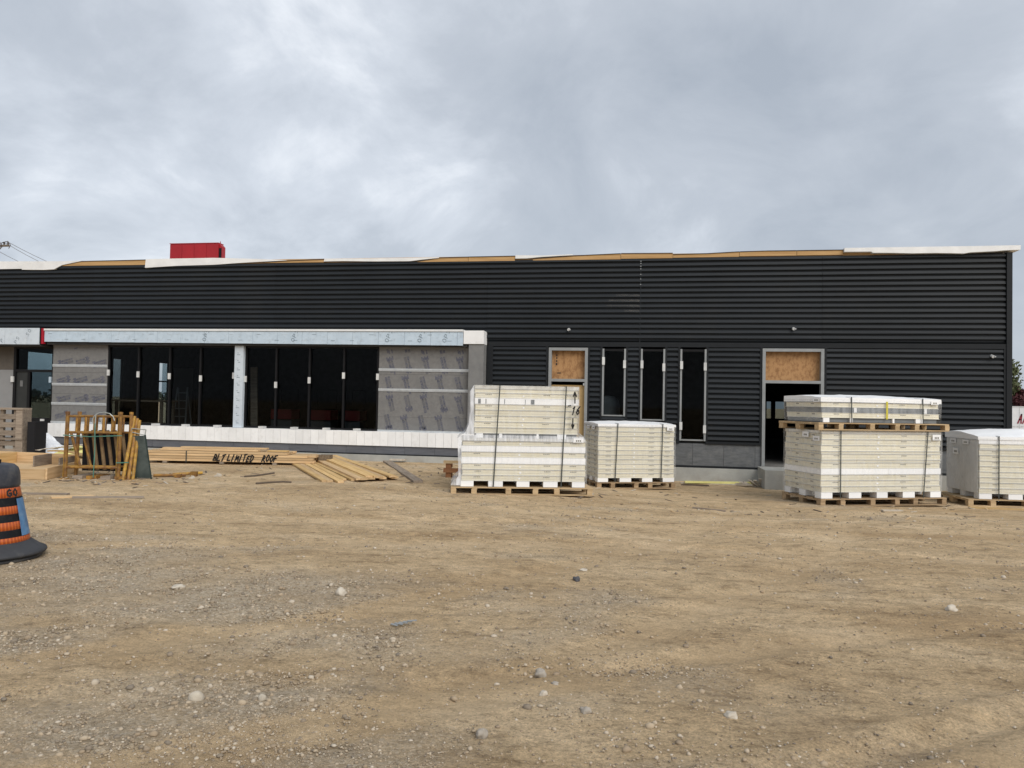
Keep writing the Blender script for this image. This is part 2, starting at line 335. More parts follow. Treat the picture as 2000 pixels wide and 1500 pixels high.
def gravel(x, y):
    n = noise.noise(Vector((x*0.45, y*0.7, 9)))*0.55 + noise.noise(Vector((x*1.4, y*1.9, 3)))*0.45
    b = 0.42*S((-0.3-x)/3.0)*S((-11.0-y)/2.5) + 0.30*math.exp(-(((x-0.2)/0.9)**2+((y+16.6)/0.5)**2)) + 0.10*S((-12-y)/3)
    return max(0.0, min(1.0, n*1.1+b))
xs = list(np.concatenate([[-900, -500, -250, -140, -90, -60, -45, -35, -28, -24], np.arange(-22, -8, 0.16), np.arange(-8, 6, 0.07), np.arange(6, 14, 0.16), [15, 17, 20, 25, 32, 45, 70, 120, 220, 500, 900]]))
ys = list(np.concatenate([[-500, -200, -100, -60, -40, -30, -25, -22, -20.5], np.arange(-19.5, -12, 0.06), np.arange(-12, -6, 0.10), np.arange(-6, 1.2, 0.18), [2, 4, 8, 14, 20, 30, 45, 70, 110, 180, 300, 550, 1000, 1800]]))
nx, ny = len(xs), len(ys)
gv = []; ga = []; gt = []
for y in ys:
    for x in xs:
        near = -22 <= x <= 14 and -20.5 <= y <= 2
        z = gh(x, y) if near else g0(x, y)
        if near and y < -5 and -9 < x < 7:
            z += track(x, y) + noise.noise(Vector((x*3.1, y*3.1, 2)))*0.012 + noise.noise(Vector((x*6.5, y*6.5, 7)))*0.008
        tm = trackmask(x, y) if near and -17.6 < y < -5 else 0.0
        z -= 0.022*tm
        if tm > 0.02: z += 0.005*tm*math.sin((x*0.8+y)*34)
        gv.append((x, y, z)); ga.append((gravel(x, y) if near else 0.2)*(1-0.8*tm)); gt.append(tm)
gf = [(j*nx+i, j*nx+i+1, (j+1)*nx+i+1, (j+1)*nx+i) for j in range(ny-1) for i in range(nx-1)]
gme = bpy.data.meshes.new("ground"); gme.from_pydata(gv, [], gf)
gme.polygons.foreach_set("use_smooth", [True]*len(gf))
at = gme.attributes.new("gravel", 'FLOAT', 'POINT'); at.data.foreach_set("value", ga)
at_ = gme.attributes.new("track", 'FLOAT', 'POINT'); at_.data.foreach_set("value", gt)
gm = bpy.data.materials.new("dirt"); gm.use_nodes = True
t = gm.node_tree; n = t.nodes; l = t.links; b = n["Principled BSDF"]; b.inputs["Roughness"].default_value = 0.95; b.inputs["Specular IOR Level"].default_value = 0.15
tcn = n.new("ShaderNodeTexCoord")
def gn(scale, detail=6, rough=0.6, stretch=(1, 1, 1), rot=0.0):
    mp = n.new("ShaderNodeMapping"); mp.inputs["Scale"].default_value = stretch; mp.inputs["Rotation"].default_value = (0, 0, rot); l.new(tcn.outputs["Object"], mp.inputs[0])
    q = n.new("ShaderNodeTexNoise"); q.inputs["Scale"].default_value = scale; q.inputs["Detail"].default_value = detail; q.inputs["Roughness"].default_value = rough
    l.new(mp.outputs[0], q.inputs["Vector"]); return q.outputs["Fac"]
def gr(src, stops):
    q = n.new("ShaderNodeValToRGB"); l.new(src, q.inputs[0]); el = q.color_ramp.elements
    el[0].position, el[0].color = stops[0][0], (*stops[0][1], 1); el[1].position, el[1].color = stops[-1][0], (*stops[-1][1], 1)
    for p, c in stops[1:-1]:
        k = el.new(p); k.color = (*c, 1)
    return q.outputs[0]
def gmix(fac, a, bb, mode='MIX'):
    q = n.new("ShaderNodeMix"); q.data_type = 'RGBA'; q.blend_type = mode
    if isinstance(fac, float): q.inputs[0].default_value = fac
    else: l.new(fac, q.inputs[0])
    for s_, v in ((6, a), (7, bb)):
        if isinstance(v, tuple): q.inputs[s_].default_value = (*v, 1)
        else: l.new(v, q.inputs[s_])
    return q.outputs[2]
base = gr(gn(0.9, 8, 0.62, (0.6, 1.3, 1), 0.12), [(0.30, (0.51, 0.365, 0.215)), (0.5, (0.64, 0.475, 0.290)), (0.70, (0.78, 0.60, 0.39))])
grain = gr(gn(60, 6, 0.75), [(0.30, (0.45, 0.45, 0.45)), (0.5, (0.95, 0.95, 0.95)), (0.72, (1.5, 1.48, 1.42))])
c1 = gmix(0.75, base, grain, 'MULTIPLY')
grit = gr(gn(13, 12, 0.82, (0.8, 1.25, 1), 0.25), [(0.36, (0.42, 0.41, 0.40)), (0.47, (0.92, 0.92, 0.92)), (0.56, (1.02, 1.02, 1.02)), (0.66, (1.45, 1.42, 1.36))])
c1 = gmix(0.85, c1, grit, 'MULTIPLY')
clod = gr(gn(4.2, 10, 0.75, (0.7, 1.3, 1), -0.2), [(0.34, (0.58, 0.55, 0.51)), (0.48, (0.98, 0.98, 0.98)), (0.68, (1.22, 1.21, 1.18))])
c1 = gmix(0.9, c1, clod, 'MULTIPLY')
av = n.new("ShaderNodeAttribute"); av.attribute_name = "gravel"
vor = n.new("ShaderNodeTexVoronoi"); vor.inputs["Scale"].default_value = 55; vor.inputs["Randomness"].default_value = 1.0
l.new(tcn.outputs["Object"], vor.inputs["Vector"])
sepc = n.new("ShaderNodeSeparateColor"); l.new(vor.outputs["Color"], sepc.inputs[0])
peb = gr(sepc.outputs[0], [(0.0, (0.27, 0.23, 0.18)), (0.45, (0.47, 0.40, 0.305)), (0.8, (0.60, 0.525, 0.42)), (1.0, (0.72, 0.66, 0.56))])
gmk = n.new("ShaderNodeMapRange"); gmk.inputs[1].default_value = 0.12; gmk.inputs[2].default_value = 0.75; gmk.inputs[4].default_value = 0.60; l.new(av.outputs["Fac"], gmk.inputs[0])
c2 = gmix(gmk.outputs[0], c1, peb)
tv = n.new("ShaderNodeAttribute"); tv.attribute_name = "track"
tmul = n.new("ShaderNodeMath"); tmul.operation = 'MULTIPLY'; tmul.inputs[1].default_value = 0.80; l.new(tv.outputs["Fac"], tmul.inputs[0])
c2 = gmix(tmul.outputs[0], c2, gmix(0.5, base, c1))
damp = gr(gn(0.55, 6, 0.6, (0.7, 1.5, 1), 0.3), [(0.46, (1, 1, 1)), (0.68, (0.84, 0.80, 0.75))])
c2 = gmix(0.8, c2, damp, 'MULTIPLY')
l.new(c2, b.inputs["Base Color"])
hsum = n.new("ShaderNodeMath"); hsum.operation = 'ADD'
h1 = n.new("ShaderNodeMath"); h1.operation = 'MULTIPLY'; h1.inputs[1].default_value = 1.0; l.new(gn(38, 8, 0.72), h1.inputs[0])
h2 = n.new("ShaderNodeMath"); h2.operation = 'MULTIPLY'; l.new(vor.outputs["Distance"], h2.inputs[0]); l.new(gmk.outputs[0], h2.inputs[1])
l.new(h1.outputs[0], hsum.inputs[0]); h2b = n.new("ShaderNodeMath"); h2b.operation = 'MULTIPLY'; h2b.inputs[1].default_value = -0.8; l.new(h2.outputs[0], h2b.inputs[0]); l.new(h2b.outputs[0], hsum.inputs[1])
bp = n.new("ShaderNodeBump"); bp.inputs["Strength"].default_value = 0.85; bp.inputs["Distance"].default_value = 0.025
bp2 = n.new("ShaderNodeBump"); bp2.inputs["Strength"].default_value = 0.8; bp2.inputs["Distance"].default_value = 0.09
l.new(gn(9, 10, 0.72, (0.8, 1.2, 1), 0.25), bp2.inputs["Height"]); l.new(bp2.outputs[0], bp.inputs["Normal"])
l.new(hsum.outputs[0], bp.inputs["Height"]); l.new(bp.outputs[0], b.inputs["Normal"])
gme.materials.append(gm)
ground = link("ground", gme); tag(ground, "bare brown dirt yard with grey gravel patches and wheel ruts", "ground", kind="structure")
def gz(x, y):
    z = gh(x, y)
    if y < -5 and -9 < x < 7: z += track(x, y)
    return z-(0.022*trackmask(x, y) if y < -5 else 0.0)

# ------------------------------------------------------------------ building
bld = thing("building", "long low dark corrugated metal building under construction with storefront bay", "building")
TOP = 5.42
# backing walls, roof and interior shell
wb = MB()
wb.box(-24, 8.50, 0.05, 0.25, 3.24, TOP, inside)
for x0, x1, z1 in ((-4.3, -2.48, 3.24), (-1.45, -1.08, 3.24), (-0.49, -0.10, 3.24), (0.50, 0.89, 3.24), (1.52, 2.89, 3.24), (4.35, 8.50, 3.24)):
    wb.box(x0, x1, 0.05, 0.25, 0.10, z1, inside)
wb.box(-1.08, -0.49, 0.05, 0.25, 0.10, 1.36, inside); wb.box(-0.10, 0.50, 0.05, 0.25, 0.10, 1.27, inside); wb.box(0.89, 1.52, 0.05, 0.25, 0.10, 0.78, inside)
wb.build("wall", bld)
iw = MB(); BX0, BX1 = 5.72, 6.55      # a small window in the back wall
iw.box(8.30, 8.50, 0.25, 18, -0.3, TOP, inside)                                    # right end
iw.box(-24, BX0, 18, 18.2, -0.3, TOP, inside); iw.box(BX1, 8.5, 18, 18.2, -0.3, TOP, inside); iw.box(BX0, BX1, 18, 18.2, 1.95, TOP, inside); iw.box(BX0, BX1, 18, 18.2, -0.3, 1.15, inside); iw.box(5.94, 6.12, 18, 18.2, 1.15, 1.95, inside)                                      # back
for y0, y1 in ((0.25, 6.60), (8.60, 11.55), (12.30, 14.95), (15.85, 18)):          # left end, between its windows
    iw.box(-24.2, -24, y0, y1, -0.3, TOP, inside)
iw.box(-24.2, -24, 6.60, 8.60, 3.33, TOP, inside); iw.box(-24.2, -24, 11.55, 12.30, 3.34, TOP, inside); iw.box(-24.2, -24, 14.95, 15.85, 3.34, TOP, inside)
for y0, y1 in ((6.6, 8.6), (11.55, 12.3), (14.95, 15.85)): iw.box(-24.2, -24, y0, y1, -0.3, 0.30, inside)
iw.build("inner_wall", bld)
box("roof", -24.2, 8.5, 0.25, 18.2, TOP, TOP+0.14, darkfelt, bld)
box("floor_slab", -23.95, 8.28, 0.26, 17.95, 0.0, 0.22, insidefloor, bld)
MB().box(BX0, BX1, 18.08, 18.10, 1.15, 1.95, glasstint).build("back_window_pane", bld)
for y0, y1, gl_ in ((6.60, 8.60, glassside), (11.55, 12.30, glasstint), (15.35, 15.85, glassside)):
    w_ = MB().box(-24.12, -24.10, y0, y1, 0.3, 3.33, gl_).build("side_window_pane", bld)
sb_ = MB().box(-24.14, -24.06, 14.95, 15.85, 2.38, 2.45, alum).build("side_window_bar", bld)

# corrugated siding sheets: real ribs
PITCH = 0.1325
def rib_sheet(w, z0, z1, phase=0.0):
    prof = []
    z = z1 - phase
    pts = [(0.0, 0.0), (0.0, -0.040), (0.018, -0.040-0.0), ]
    mb = MB(); segs = max(1, int(w/0.9)); 
    line = []
    zz = z1
    while zz > z0+0.001:
        for dz, yy in ((0.0, -0.004), (0.006, -0.050), (0.070, -0.064), (0.078, -0.060), (0.081, -0.004)):
            q = zz-dz
            if q >= z0: line.append((yy, q))
        zz -= PITCH
    line.append((-0.004, z0))
    for i in range(segs+1):
        x = -w/2 + w*i/segs
        for yy, q in line: mb.v.append((x, yy+random.uniform(-0.002, 0.002)+0.004*math.sin(x*1.7+q*0.9), q+random.uniform(-0.0015, 0.0015)))
    nn = len(line); k = mb.mi(siding)
    for i in range(segs):
        for j in range(nn-1):
            a = i*nn+j; mb.f.append((a, a+1, a+nn+1, a+nn)); mb.m.append(k)
    return mb
def sheet(x0, x1, z0, z1, dy=0.0):
    o = rib_sheet(x1-x0, z0, z1).build("siding_sheet", bld, loc=((x0+x1)/2, dy, 0)); return o
sx = [-24.0, -21.0, -15.9, -10.2, -4.15, -0.135, 4.30, 8.45]
for i, (a, b_) in enumerate(zip(sx[:-1], sx[1:])): sheet(a, b_-0.006, 3.27 if a > -4.3 else 3.5, 5.44, dy=0.0 if i % 2 else -0.004)
low = [(-4.02, -2.50, 0.74), (-1.46, -1.085, 0.74), (-0.485, -0.105, 0.74), (0.505, 0.885, 0.74), (1.53, 2.885, 0.74), (4.36, 8.45, 0.74)]
for x0, x1, z0 in low:
    sheet(x0+0.05, x1-0.05, z0+0.03, 3.14)
    for xa, xb in ((x0, x0+0.05), (x1-0.05, x1)): box("edge_trim", xa, xb, -0.07, 0.045, z0, 3.15, trimdark, bld)
    box("bottom_trim", x0, x1, -0.075, 0.04, z0-0.03, z0+0.03, trimdark, bld)
for x0, x1 in ((-0.485-0.6, -0.485), (-0.105, 0.505)):
    z1 = 1.34 if x0 < -0.5 else 1.25
    sheet(x0, x1, 0.77, z1); box("bottom_trim", x0, x1, -0.055, 0.04, 0.71, 0.77, trimdark, bld)
box("head_flashing", -4.1, 8.46, -0.072, 0.04, 3.15, 3.27, trimdark, bld)
box("corner_trim", 8.45, 8.57, -0.09, 0.3, -0.25, 5.46, trimdark, bld)
box("corner_trim", -4.13, -4.02, -0.08, 0.045, 0.2, 3.15, trimdark, bld)
box("seam_trim", -0.15, -0.128, -0.058, 0.0, 3.27, 5.43, siding, bld)
# fastener marks and a dusty rubbed patch beside the seam
sm = MB()
for z in (5.36, 5.30, 5.23, 5.16, 5.02, 4.90, 4.76): sm.box(-0.155, -0.125, -0.066, -0.058, z-0.010, z+0.010, galvdull)
sm.build("seam_screws", bld)
dustm = film_mat("siding_dust", 0.07, (0.30, 0.28, 0.25), 0.9)
dm = MB()
for zc_, xa in ((4.47, -0.75), (4.34, -0.95), (4.20, -1.0), (4.07, -0.55)): dm.box(xa, -0.16, -0.0642, -0.0630, zc_-0.033, zc_+0.033, dustm)
dm.build("dust_smudge", bld)

# roof edge: plywood nailers and draped white membrane
def strip(name, top, bot, y0, y1, mat):
    return MB().prism([(x, z) for x, z in bot]+[(x, z) for x, z in reversed(top)], y0, y1, mat).build(name, bld)
box("roof_edge_blocking", -24, 7.4, 0.0, 0.25, 5.425, 5.555, ply, bld)
nail = [((-16.95, -16.3, -14.24), (5.475, 5.575, 5.592), 5.44), ((-10.6, -10.04, -8.78), (5.47, 5.498, 5.538), 5.445), ((-6.1, -5.47, -4.7), (5.44, 5.53, 5.54), 5.415), ((-4.69, -4.0, -3.43), (5.542, 5.545, 5.548), 5.415),
        ((-2.95, -1.8, -0.66), (5.47, 5.535, 5.572), 5.418), ((-0.65, 0.1, 0.66), (5.575, 5.568, 5.565), 5.43), ((0.67, 1.5, 2.3), (5.53, 5.54, 5.575), 5.44), ((2.31, 3.0, 3.68), (5.575, 5.585, 5.583), 5.452), ((3.69, 4.2, 4.77), (5.583, 5.583, 5.582), 5.455)]
for X_, T_, zb in nail:
    bot = [(X_[0], zb), (X_[-1], zb)]; tp = list(zip(X_, T_))
    strip("fascia_board", [(a, z-0.014) for a, z in tp], bot, -0.060, -0.002, ply)
    strip("roofing_edge", tp, [(a, z-0.014) for a, z in tp], -0.075, 0.05, darkfelt)
mem = [([(-24, 5.62), (-19, 5.597), (-17.0, 5.575), (-16.3, 5.585)], [(-24, 5.36), (-18.3, 5.362), (-18.28, 5.335), (-17.55, 5.332), (-17.2, 5.345), (-16.95, 5.46), (-16.3, 5.57)]),
       ([(-14.22, 5.602), (-12.07, 5.608), (-10.8, 5.562), (-9.9, 5.515)], [(-14.24, 5.355), (-13.2, 5.39), (-12.07, 5.415), (-11.3, 5.45), (-10.4, 5.492), (-9.9, 5.500)]),
       ([(-8.76, 5.540), (-7.5, 5.53), (-6.33, 5.530), (-5.5, 5.535)], [(-8.78, 5.468), (-8.2, 5.462), (-7.4, 5.450), (-6.33, 5.432), (-6.0, 5.47), (-5.5, 5.52)]),
       ([(-3.41, 5.558), (-2.7, 5.54), (-1.9, 5.56)], [(-3.42, 5.470), (-3.1, 5.465), (-2.69, 5.50), (-1.9, 5.54)]),
       ([(4.78, 5.605), (6, 5.605), (7.5, 5.602), (8.72, 5.606)], [(4.78, 5.515), (5.40, 5.500), (5.43, 5.470), (5.9, 5.466), (6.3, 5.455), (6.9, 5.447), (7.49, 5.425), (7.62, 5.452), (8.2, 5.480), (8.35, 5.492), (8.71, 5.494)])]
for i_, (tp, bt) in enumerate(mem):
    bt = [(a, z+0.006*math.sin(a*3.7)) for a, z in bt]
    strip("roof_membrane", tp, bt, -0.085 if i_ != 4 else -0.16, 0.6 if i_ != 4 else 0.9, membrane)
box("roof_cover", -24, 8.55, 0.6, 18, 5.565, 5.585, membrane, bld)

# storefront bay: canopy fascia
fas = box("canopy_fascia", -17.14, -4.70, -0.42, 0.03, 3.16, 3.50, inside, bld)
def local(par, o): o.location = Vector(o.location)-Vector(par.location); return o
x = -17.13; k_ = 0
while x < -4.75:
    x1 = min(x+0.722, -4.70); dz_ = random.uniform(-0.006, 0.006); zb = 3.135 if x > -12 else 3.16
    zb = 3.175-0.045*(x+17.13)/12.4
    o = MB().box(-(x1-x)/2+0.003, (x1-x)/2-0.003, -0.012, 0.012, zb, 3.485+dz_*0.3, film).build("film_sheet", fas, loc=((x+x1)/2-fas.location.x, -0.436-fas.location.y, -fas.location.z))
    x = x1; k_ += 1
led = box("ledge_flashing", -17.14, -4.70, -0.47, 0.0, 3.495, 3.55, whitemetal, bld)
lt = MB()
for px in (-12.05, -9.42, -6.75, -5.85, -5.17):
    ca, sa = math.cos(R(68)), math.sin(R(68))
    strokes(lt, "OPS", lambda a, b2, px=px, ca=ca, sa=sa: (px+a*ca-b2*sa*0.9, -0.4535, 3.20+a*sa+b2*ca*0.9), 0.115, 0.13, 0.014, filmink, jitter=0.02)
for i in range(46):   # rows of small illegible print dashes on the film
    px = -17.0+i*0.27; pz = 3.24 if i % 3 else 3.40
    lt.quad([(px, -0.4532, pz), (px+0.12, -0.4532, pz), (px+0.12, -0.4532, pz+0.010), (px, -0.4532, pz+0.010)], film2 if i % 2 else filmink)
local(fas, lt.build("lettering", fas, loc=(0, 0, 0)))
box("fascia_end_block", -4.69, -4.15, -0.44, 0.0, 3.175, 3.525, foamwhite, bld)
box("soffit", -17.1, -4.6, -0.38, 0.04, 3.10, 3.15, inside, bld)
fl = box("canopy_fascia", -24, -17.25, -0.46, 0.03, 3.10, 3.56, inside, bld)
for x0, x1 in ((-24, -22.6), (-22.6, -21.2), (-21.2, -19.9), (-19.9, -18.40), (-18.40, -17.66), (-17.66, -17.25)):
    MB().box(x0+0.004, x1-0.004, -0.49, -0.465, 3.09, 3.565, film2).build("film_sheet", fl, loc=-fl.location)
l2 = MB()
for px, pz, tx in ((-18.0, 3.10, "PS"), (-17.62, 3.32, "SO"), (-18.85, 3.10, "OPS"), (-18.47, 3.14, "P")):
    ca, sa = math.cos(R(60)), math.sin(R(60))
    strokes(l2, tx, lambda a, b2, px=px, pz=pz, ca=ca, sa=sa: (px+a*ca-b2*sa*0.9, -0.4925, pz+a*sa+b2*ca*0.9), 0.12, 0.12, 0.014, filmink, jitter=0.02)
l2.build("lettering", fl, loc=-fl.location)
rt = MB().box(-17.245, -17.215, -0.50, -0.40, 3.12, 3.57, trimdark).box(-17.215, -17.142, -0.475, -0.38, 3.11, 3.56, redtrim)
rt.prism([(-17.14, 3.12), (-16.90, 3.06), (-16.80, 3.12)], -0.205, -0.20, redtrim)
rt.build("red_end_trim", bld)
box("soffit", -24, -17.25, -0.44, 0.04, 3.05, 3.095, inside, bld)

# grey sheathing boards with printing and metal girts
def sheathing(x0, x1, z0, z1, splits, rails, tilt, first):
    zz = [z0]+splits+[z1]
    for a, b2 in zip(zz[:-1], zz[1:]):
        box("sheathing_board", x0, x1, -0.20, -0.10, a+0.002, b2-0.002, sheath, bld)
    mk = MB(); rn = random.Random(first)
    cols = 5 if x1-x0 > 2 else 3
    def rec(cx, cz, uu, ww, hh, m2):
        ca, sa = math.cos(tilt), math.sin(tilt)
        pts = []
        for du, dv in ((0, 0), (ww, 0), (ww, hh), (0, hh)):
            a, b3 = uu[0]+du, uu[1]+dv
            pts.append((cx+a*ca-b3*sa, -0.2025, cz+a*sa+b3*ca))
        if all(x0+0.01 < p[0] < x1-0.01 and z0+0.01 < p[2] < z1-0.01 for p in pts): mk.quad(pts, m2)
    rows = int((z1-z0)/0.52)+1
    for rr in range(rows):
        for cc in range(cols):
            cx = x0+0.16+cc*(x1-x0-0.1)/cols+rn.uniform(-.02, .02)+(0.06 if rr % 2 else 0); cz = z0+(0.42 if abs(tilt) > 1 else 0.10)+rr*0.52+rn.uniform(-.03, .03)
            end = (rr+cc) % 2
            for row in range(2):                       # two thick illegible lines of print
                a = 0.0
                while a < 0.30:
                    w_ = rn.uniform(0.03, 0.09)
                    rec(cx, cz, (a+(0.10 if end else 0), row*0.085), w_, 0.055 if row else 0.07, ink if rn.random() < 0.6 else inkfaint)
                    a += w_+0.004
            bx = 0.04 if end else 0.38                 # a dark blot at one end
            for q in range(5):
                rec(cx, cz, (bx-0.07+0.035*(q % 2), -0.03+0.040*q), 0.11, 0.037, inkblot)
    tag(mk.build("printing", bld), kind="stuff")
    for z in rails:
        MB().box(x0, x1, -0.215, -0.20, z-0.03, z+0.045, galv).box(x0, x1, -0.225, -0.215, z+0.0, z+0.045, galv).build("girt", bld)
sheathing(-17.03, -15.25, 0.83, 3.09, [1.68, 2.30], (2.49, 1.945, 1.385, 0.835), R(14), 3)
sheathing(-7.07, -4.55, 0.83, 3.06, [1.22, 2.36], (2.475, 1.935, 0.825), R(-76), 5)
box("head_track", -7.07, -4.55, -0.215, -0.10, 3.045, 3.11, columngrey, bld)
box("head_track", -17.03, -15.25, -0.215, -0.10, 3.045, 3.11, columngrey, bld)
box("column", -4.55, -4.15, -0.41, 0.04, 0.2, 3.17, columngrey, bld)
# white foam sill row, grey skirt and footing
x = -16.95
while x < -4.2:
    w_ = 0.218; x1 = min(x+w_, -4.15)
    dz_ = random.uniform(-0.004, 0.004); dy_ = random.uniform(-0.003, 0.003)
    box("sill_block", x+0.003, x1-0.003, -0.42+dy_, -0.10, 0.445, 0.825+dz_, foamwhite, bld); x = x1
x = -16.9
while x < -4.2:
    x1 = min(x+0.82, -4.16); box("skirt_board", x+0.003, x1-0.003, -0.385, -0.05, 0.235, 0.440, greyslate, bld); x = x1
box("skirt_trim", -16.93, -4.15, -0.40, -0.04, 0.205, 0.238, trimdark, bld)
box("footing", -24, -4.12, -0.44, 0.2, -0.6, 0.205, concrete, bld)
# storefront window frames
def storefront(x0, x1, mull, name):
    fr = MB(); z0, z1 = 0.83, 3.10
    fr.box(x0, x1, -0.19, -0.08, z0, z0+0.05, alum); fr.box(x0, x1, -0.19, -0.08, z1-0.05, z1, alum)
    fr.box(x0, x0+0.05, -0.188, -0.082, z0, z1, alum); fr.box(x1-0.05, x1, -0.188, -0.082, z0, z1, alum)
    w_ = fr.build("storefront_window", bld)
    for m_ in mull: box("mullion", m_-0.025, m_+0.025, -0.20, -0.085, z0+0.05, z1-0.05, alum, w_)
    ed = [x0+0.025]+list(mull)+[x1-0.025]
    for a, b2 in zip(ed[:-1], ed[1:]): box("pane", a+0.02, b2-0.02, -0.14, -0.130, z0+0.04, z1-0.04, glassclear, w_)
    return w_
wl = storefront(-15.25, -11.24, (-14.27, -13.29, -12.34), "left"); wr = storefront(-10.98, -7.08, (-10.05, -9.07, -8.075), "right")
post = box("post", -11.24, -10.98, -0.30, -0.05, 0.83, 3.14, film2, bld)
pm = MB()
for z in np.arange(0.95, 2.95, 0.21):
    pm.box(-11.15+random.uniform(-.02, .02), -11.07, -0.3025, -0.3015, z, z+0.018, filmink); pm.box(-11.16, -11.12, -0.3025, -0.3015, z+0.05, z+0.065, filmink)
pm.build("post_print", post, loc=-post.location)
for w_, cl in ((wl, ((-15.21, 2.31), (-14.26, 2.27), (-13.28, 2.23), (-12.31, 2.18), (-11.30, 2.27))), (wr, ((-10.95, 2.18), (-10.04, 2.03), (-9.06, 2.17), (-8.07, 2.31), (-7.10, 2.29)))):
    for cx, cz in cl: box("glazing_clip", cx-0.035, cx+0.035, -0.235, -0.195, cz-0.085, cz+0.085, clipwhite, w_)
for w_, cl in ((wl, (-13.60, -12.67, -11.70)), (wr, (-10.36, -9.42, -8.49, -7.62))):
    for cx in cl: box("sill_clip", cx-0.07, cx+0.07, -0.40, -0.20, 0.83, 0.885, clipwhite, w_)

# entrance at the left end
box("entrance_wall", -24, -18.58, 0.06, 0.20, 2.37, 3.24, M("painted_shade_wall", (0.115, 0.10, 0.085), rough=0.9), bld)  # canopy shade painted into the darker colour of the upper wall
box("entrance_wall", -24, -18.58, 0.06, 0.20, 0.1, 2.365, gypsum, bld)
ent = MB().box(-18.58, -18.50, 0.05, 0.16, 0.2, 3.1, alum).box(-17.28, -17.05, 0.05, 0.16, 0.2, 3.24, alum).box(-18.10, -18.02, 0.06, 0.15, 0.2, 2.33, alum).box(-18.5, -17.28, 0.052, 0.158, 2.31, 2.38, alum).box(-18.5, -17.28, 0.052, 0.158, 3.0, 3.24, alum)
door = ent.build("entrance_frame", bld)
box("pane", -18.50, -17.28, 0.10, 0.108, 2.38, 3.0, glassside, door)
box("pane", -18.02, -17.28, 0.10, 0.108, 0.95, 2.31, glasstint, door)
box("door_panel", -18.50, -18.10, 0.09, 0.13, 0.2, 2.31, M("dark_door", (0.028, 0.030, 0.029), rough=0.4), door)
box("kick_panel", -18.02, -17.28, 0.085, 0.13, 0.2, 0.95, alum, door)
box("sticker", -18.36, -18.27, 0.075, 0.089, 1.87, 2.05, dimgrey, door)
box("glazing_clip", -18.62, -18.54, 0.0, 0.049, 2.0, 2.17, clipwhite, door); box("glazing_clip", -17.33, -17.25, 0.0, 0.049, 2.0, 2.17, film, door)
box("glazing_clip", -17.62, -17.50, 0.05, 0.084, 0.86, 0.92, clipwhite, door)

# doors and slot windows of the right half
def door_frame(x0, x1, z0, z1, bar, name):
    w_ = 0.075
    d = MB().box(x0, x0+w_, -0.09, 0.10, z0, z1, galvdull).box(x1-w_, x1, -0.09, 0.10, z0, z1, galvdull).box(x0+w_, x1-w_, -0.088, 0.10, z1-w_, z1, galvdull).box(x0+w_, x1-w_, -0.087, 0.10, bar-0.035, bar+0.035, galvdull).build("door_frame", bld)
    return d
d1 = door_frame(-2.48, -1.46, 0.2, 3.12, 2.27, "narrow")
box("osb_panel", -2.41, -1.53, 0.07, 0.085, 2.305, 3.05, osb, d1)
mk_ = MB(); 
for z in (2.95, 2.88, 2.80, 2.72): mk_.box(-2.30+random.uniform(-.01, .01), -2.27, 0.067, 0.0695, z-0.05, z, marker)
mk_.box(-2.27, -2.17, 0.067, 0.0695, 2.45, 2.475, marker); mk_.build("marker_strokes", d1)
box("door_leaf", -2.41, -1.53, 0.02, 0.06, 0.22, 2.15, osbpale, d1); box("hinge", -1.575, -1.53, -0.06, -0.005, 2.14, 2.20, clipwhite, d1)
d2 = door_frame(2.89, 4.35, 0.2, 3.13, 2.30, "wide")
box("osb_panel", 2.965, 4.275, 0.07, 0.085, 2.335, 3.055, osb, d2)
def slot(x0, x1, z0):
    s_ = MB().box(x0, x0+0.045, -0.08, 0.06, z0, 3.10, galvdull).box(x1-0.045, x1, -0.08, 0.06, z0, 3.10, galvdull).box(x0+0.045, x1-0.045, -0.03, 0.06, 3.04, 3.10, alum).box(x0+0.045, x1-0.045, -0.05, 0.06, z0, z0+0.035, galvdull).build("slot_window", bld)
    box("pane", x0+0.045, x1-0.045, 0.02, 0.028, z0+0.035, 3.04, glassclear, s_)
    return s_
for x0, x1, z0, cl in ((-1.085, -0.485, 1.36, ((0, 2.78), (1, 2.70))), (-0.105, 0.505, 1.27, ((0, 2.70), (1, 2.63))), (0.885, 1.53, 0.78, ((0, 2.69), (1, 2.66), (0, 1.15), (1, 1.08)))):
    s_ = slot(x0, x1, z0)
    for sd, cz in cl:
        cx = x0+0.03 if sd == 0 else x1-0.03
        box("glazing_clip", cx-0.035, cx+0.035, -0.12, -0.082, cz-0.10, cz+0.10, clipwhite, s_)
for px, pz in ((-1.97, 3.61), (3.62, 3.64), (8.14, 2.99)):
    MB().tube((px, -0.02, pz), (px, -0.14, pz-0.03), 0.035, clipwhite, 10).tube((px, -0.10, pz-0.02), (px+0.04, -0.16, pz-0.03), 0.018, galv, 8).build("wall_light_stub", bld)
x = -4.1
while x < 8.4:
    if 2.885 <= x < 4.35: x = 4.355
    x1 = min(x+0.76, 2.885 if x < 2.885 else 8.5)
    box("skirt_board", x+0.003, x1-0.003, -0.035+random.uniform(-.002, .002), 0.045, 0.155, 0.712, greyboard, bld); x = x1
box("skirt_trim", -4.1, 2.885, -0.05, 0.046, 0.105, 0.158, trimdark, bld); box("skirt_trim", 4.355, 8.5, -0.05, 0.046, 0.105, 0.158, trimdark, bld)
box("footing", -4.1, 8.56, -0.08, 0.25, -0.9, 0.105, concrete, bld)
tag(box("concrete_step", 2.80, 4.45, -1.25, -0.09, -0.9, 0.19, concrete), "grey concrete door step in front of the wide open doorway", "step")

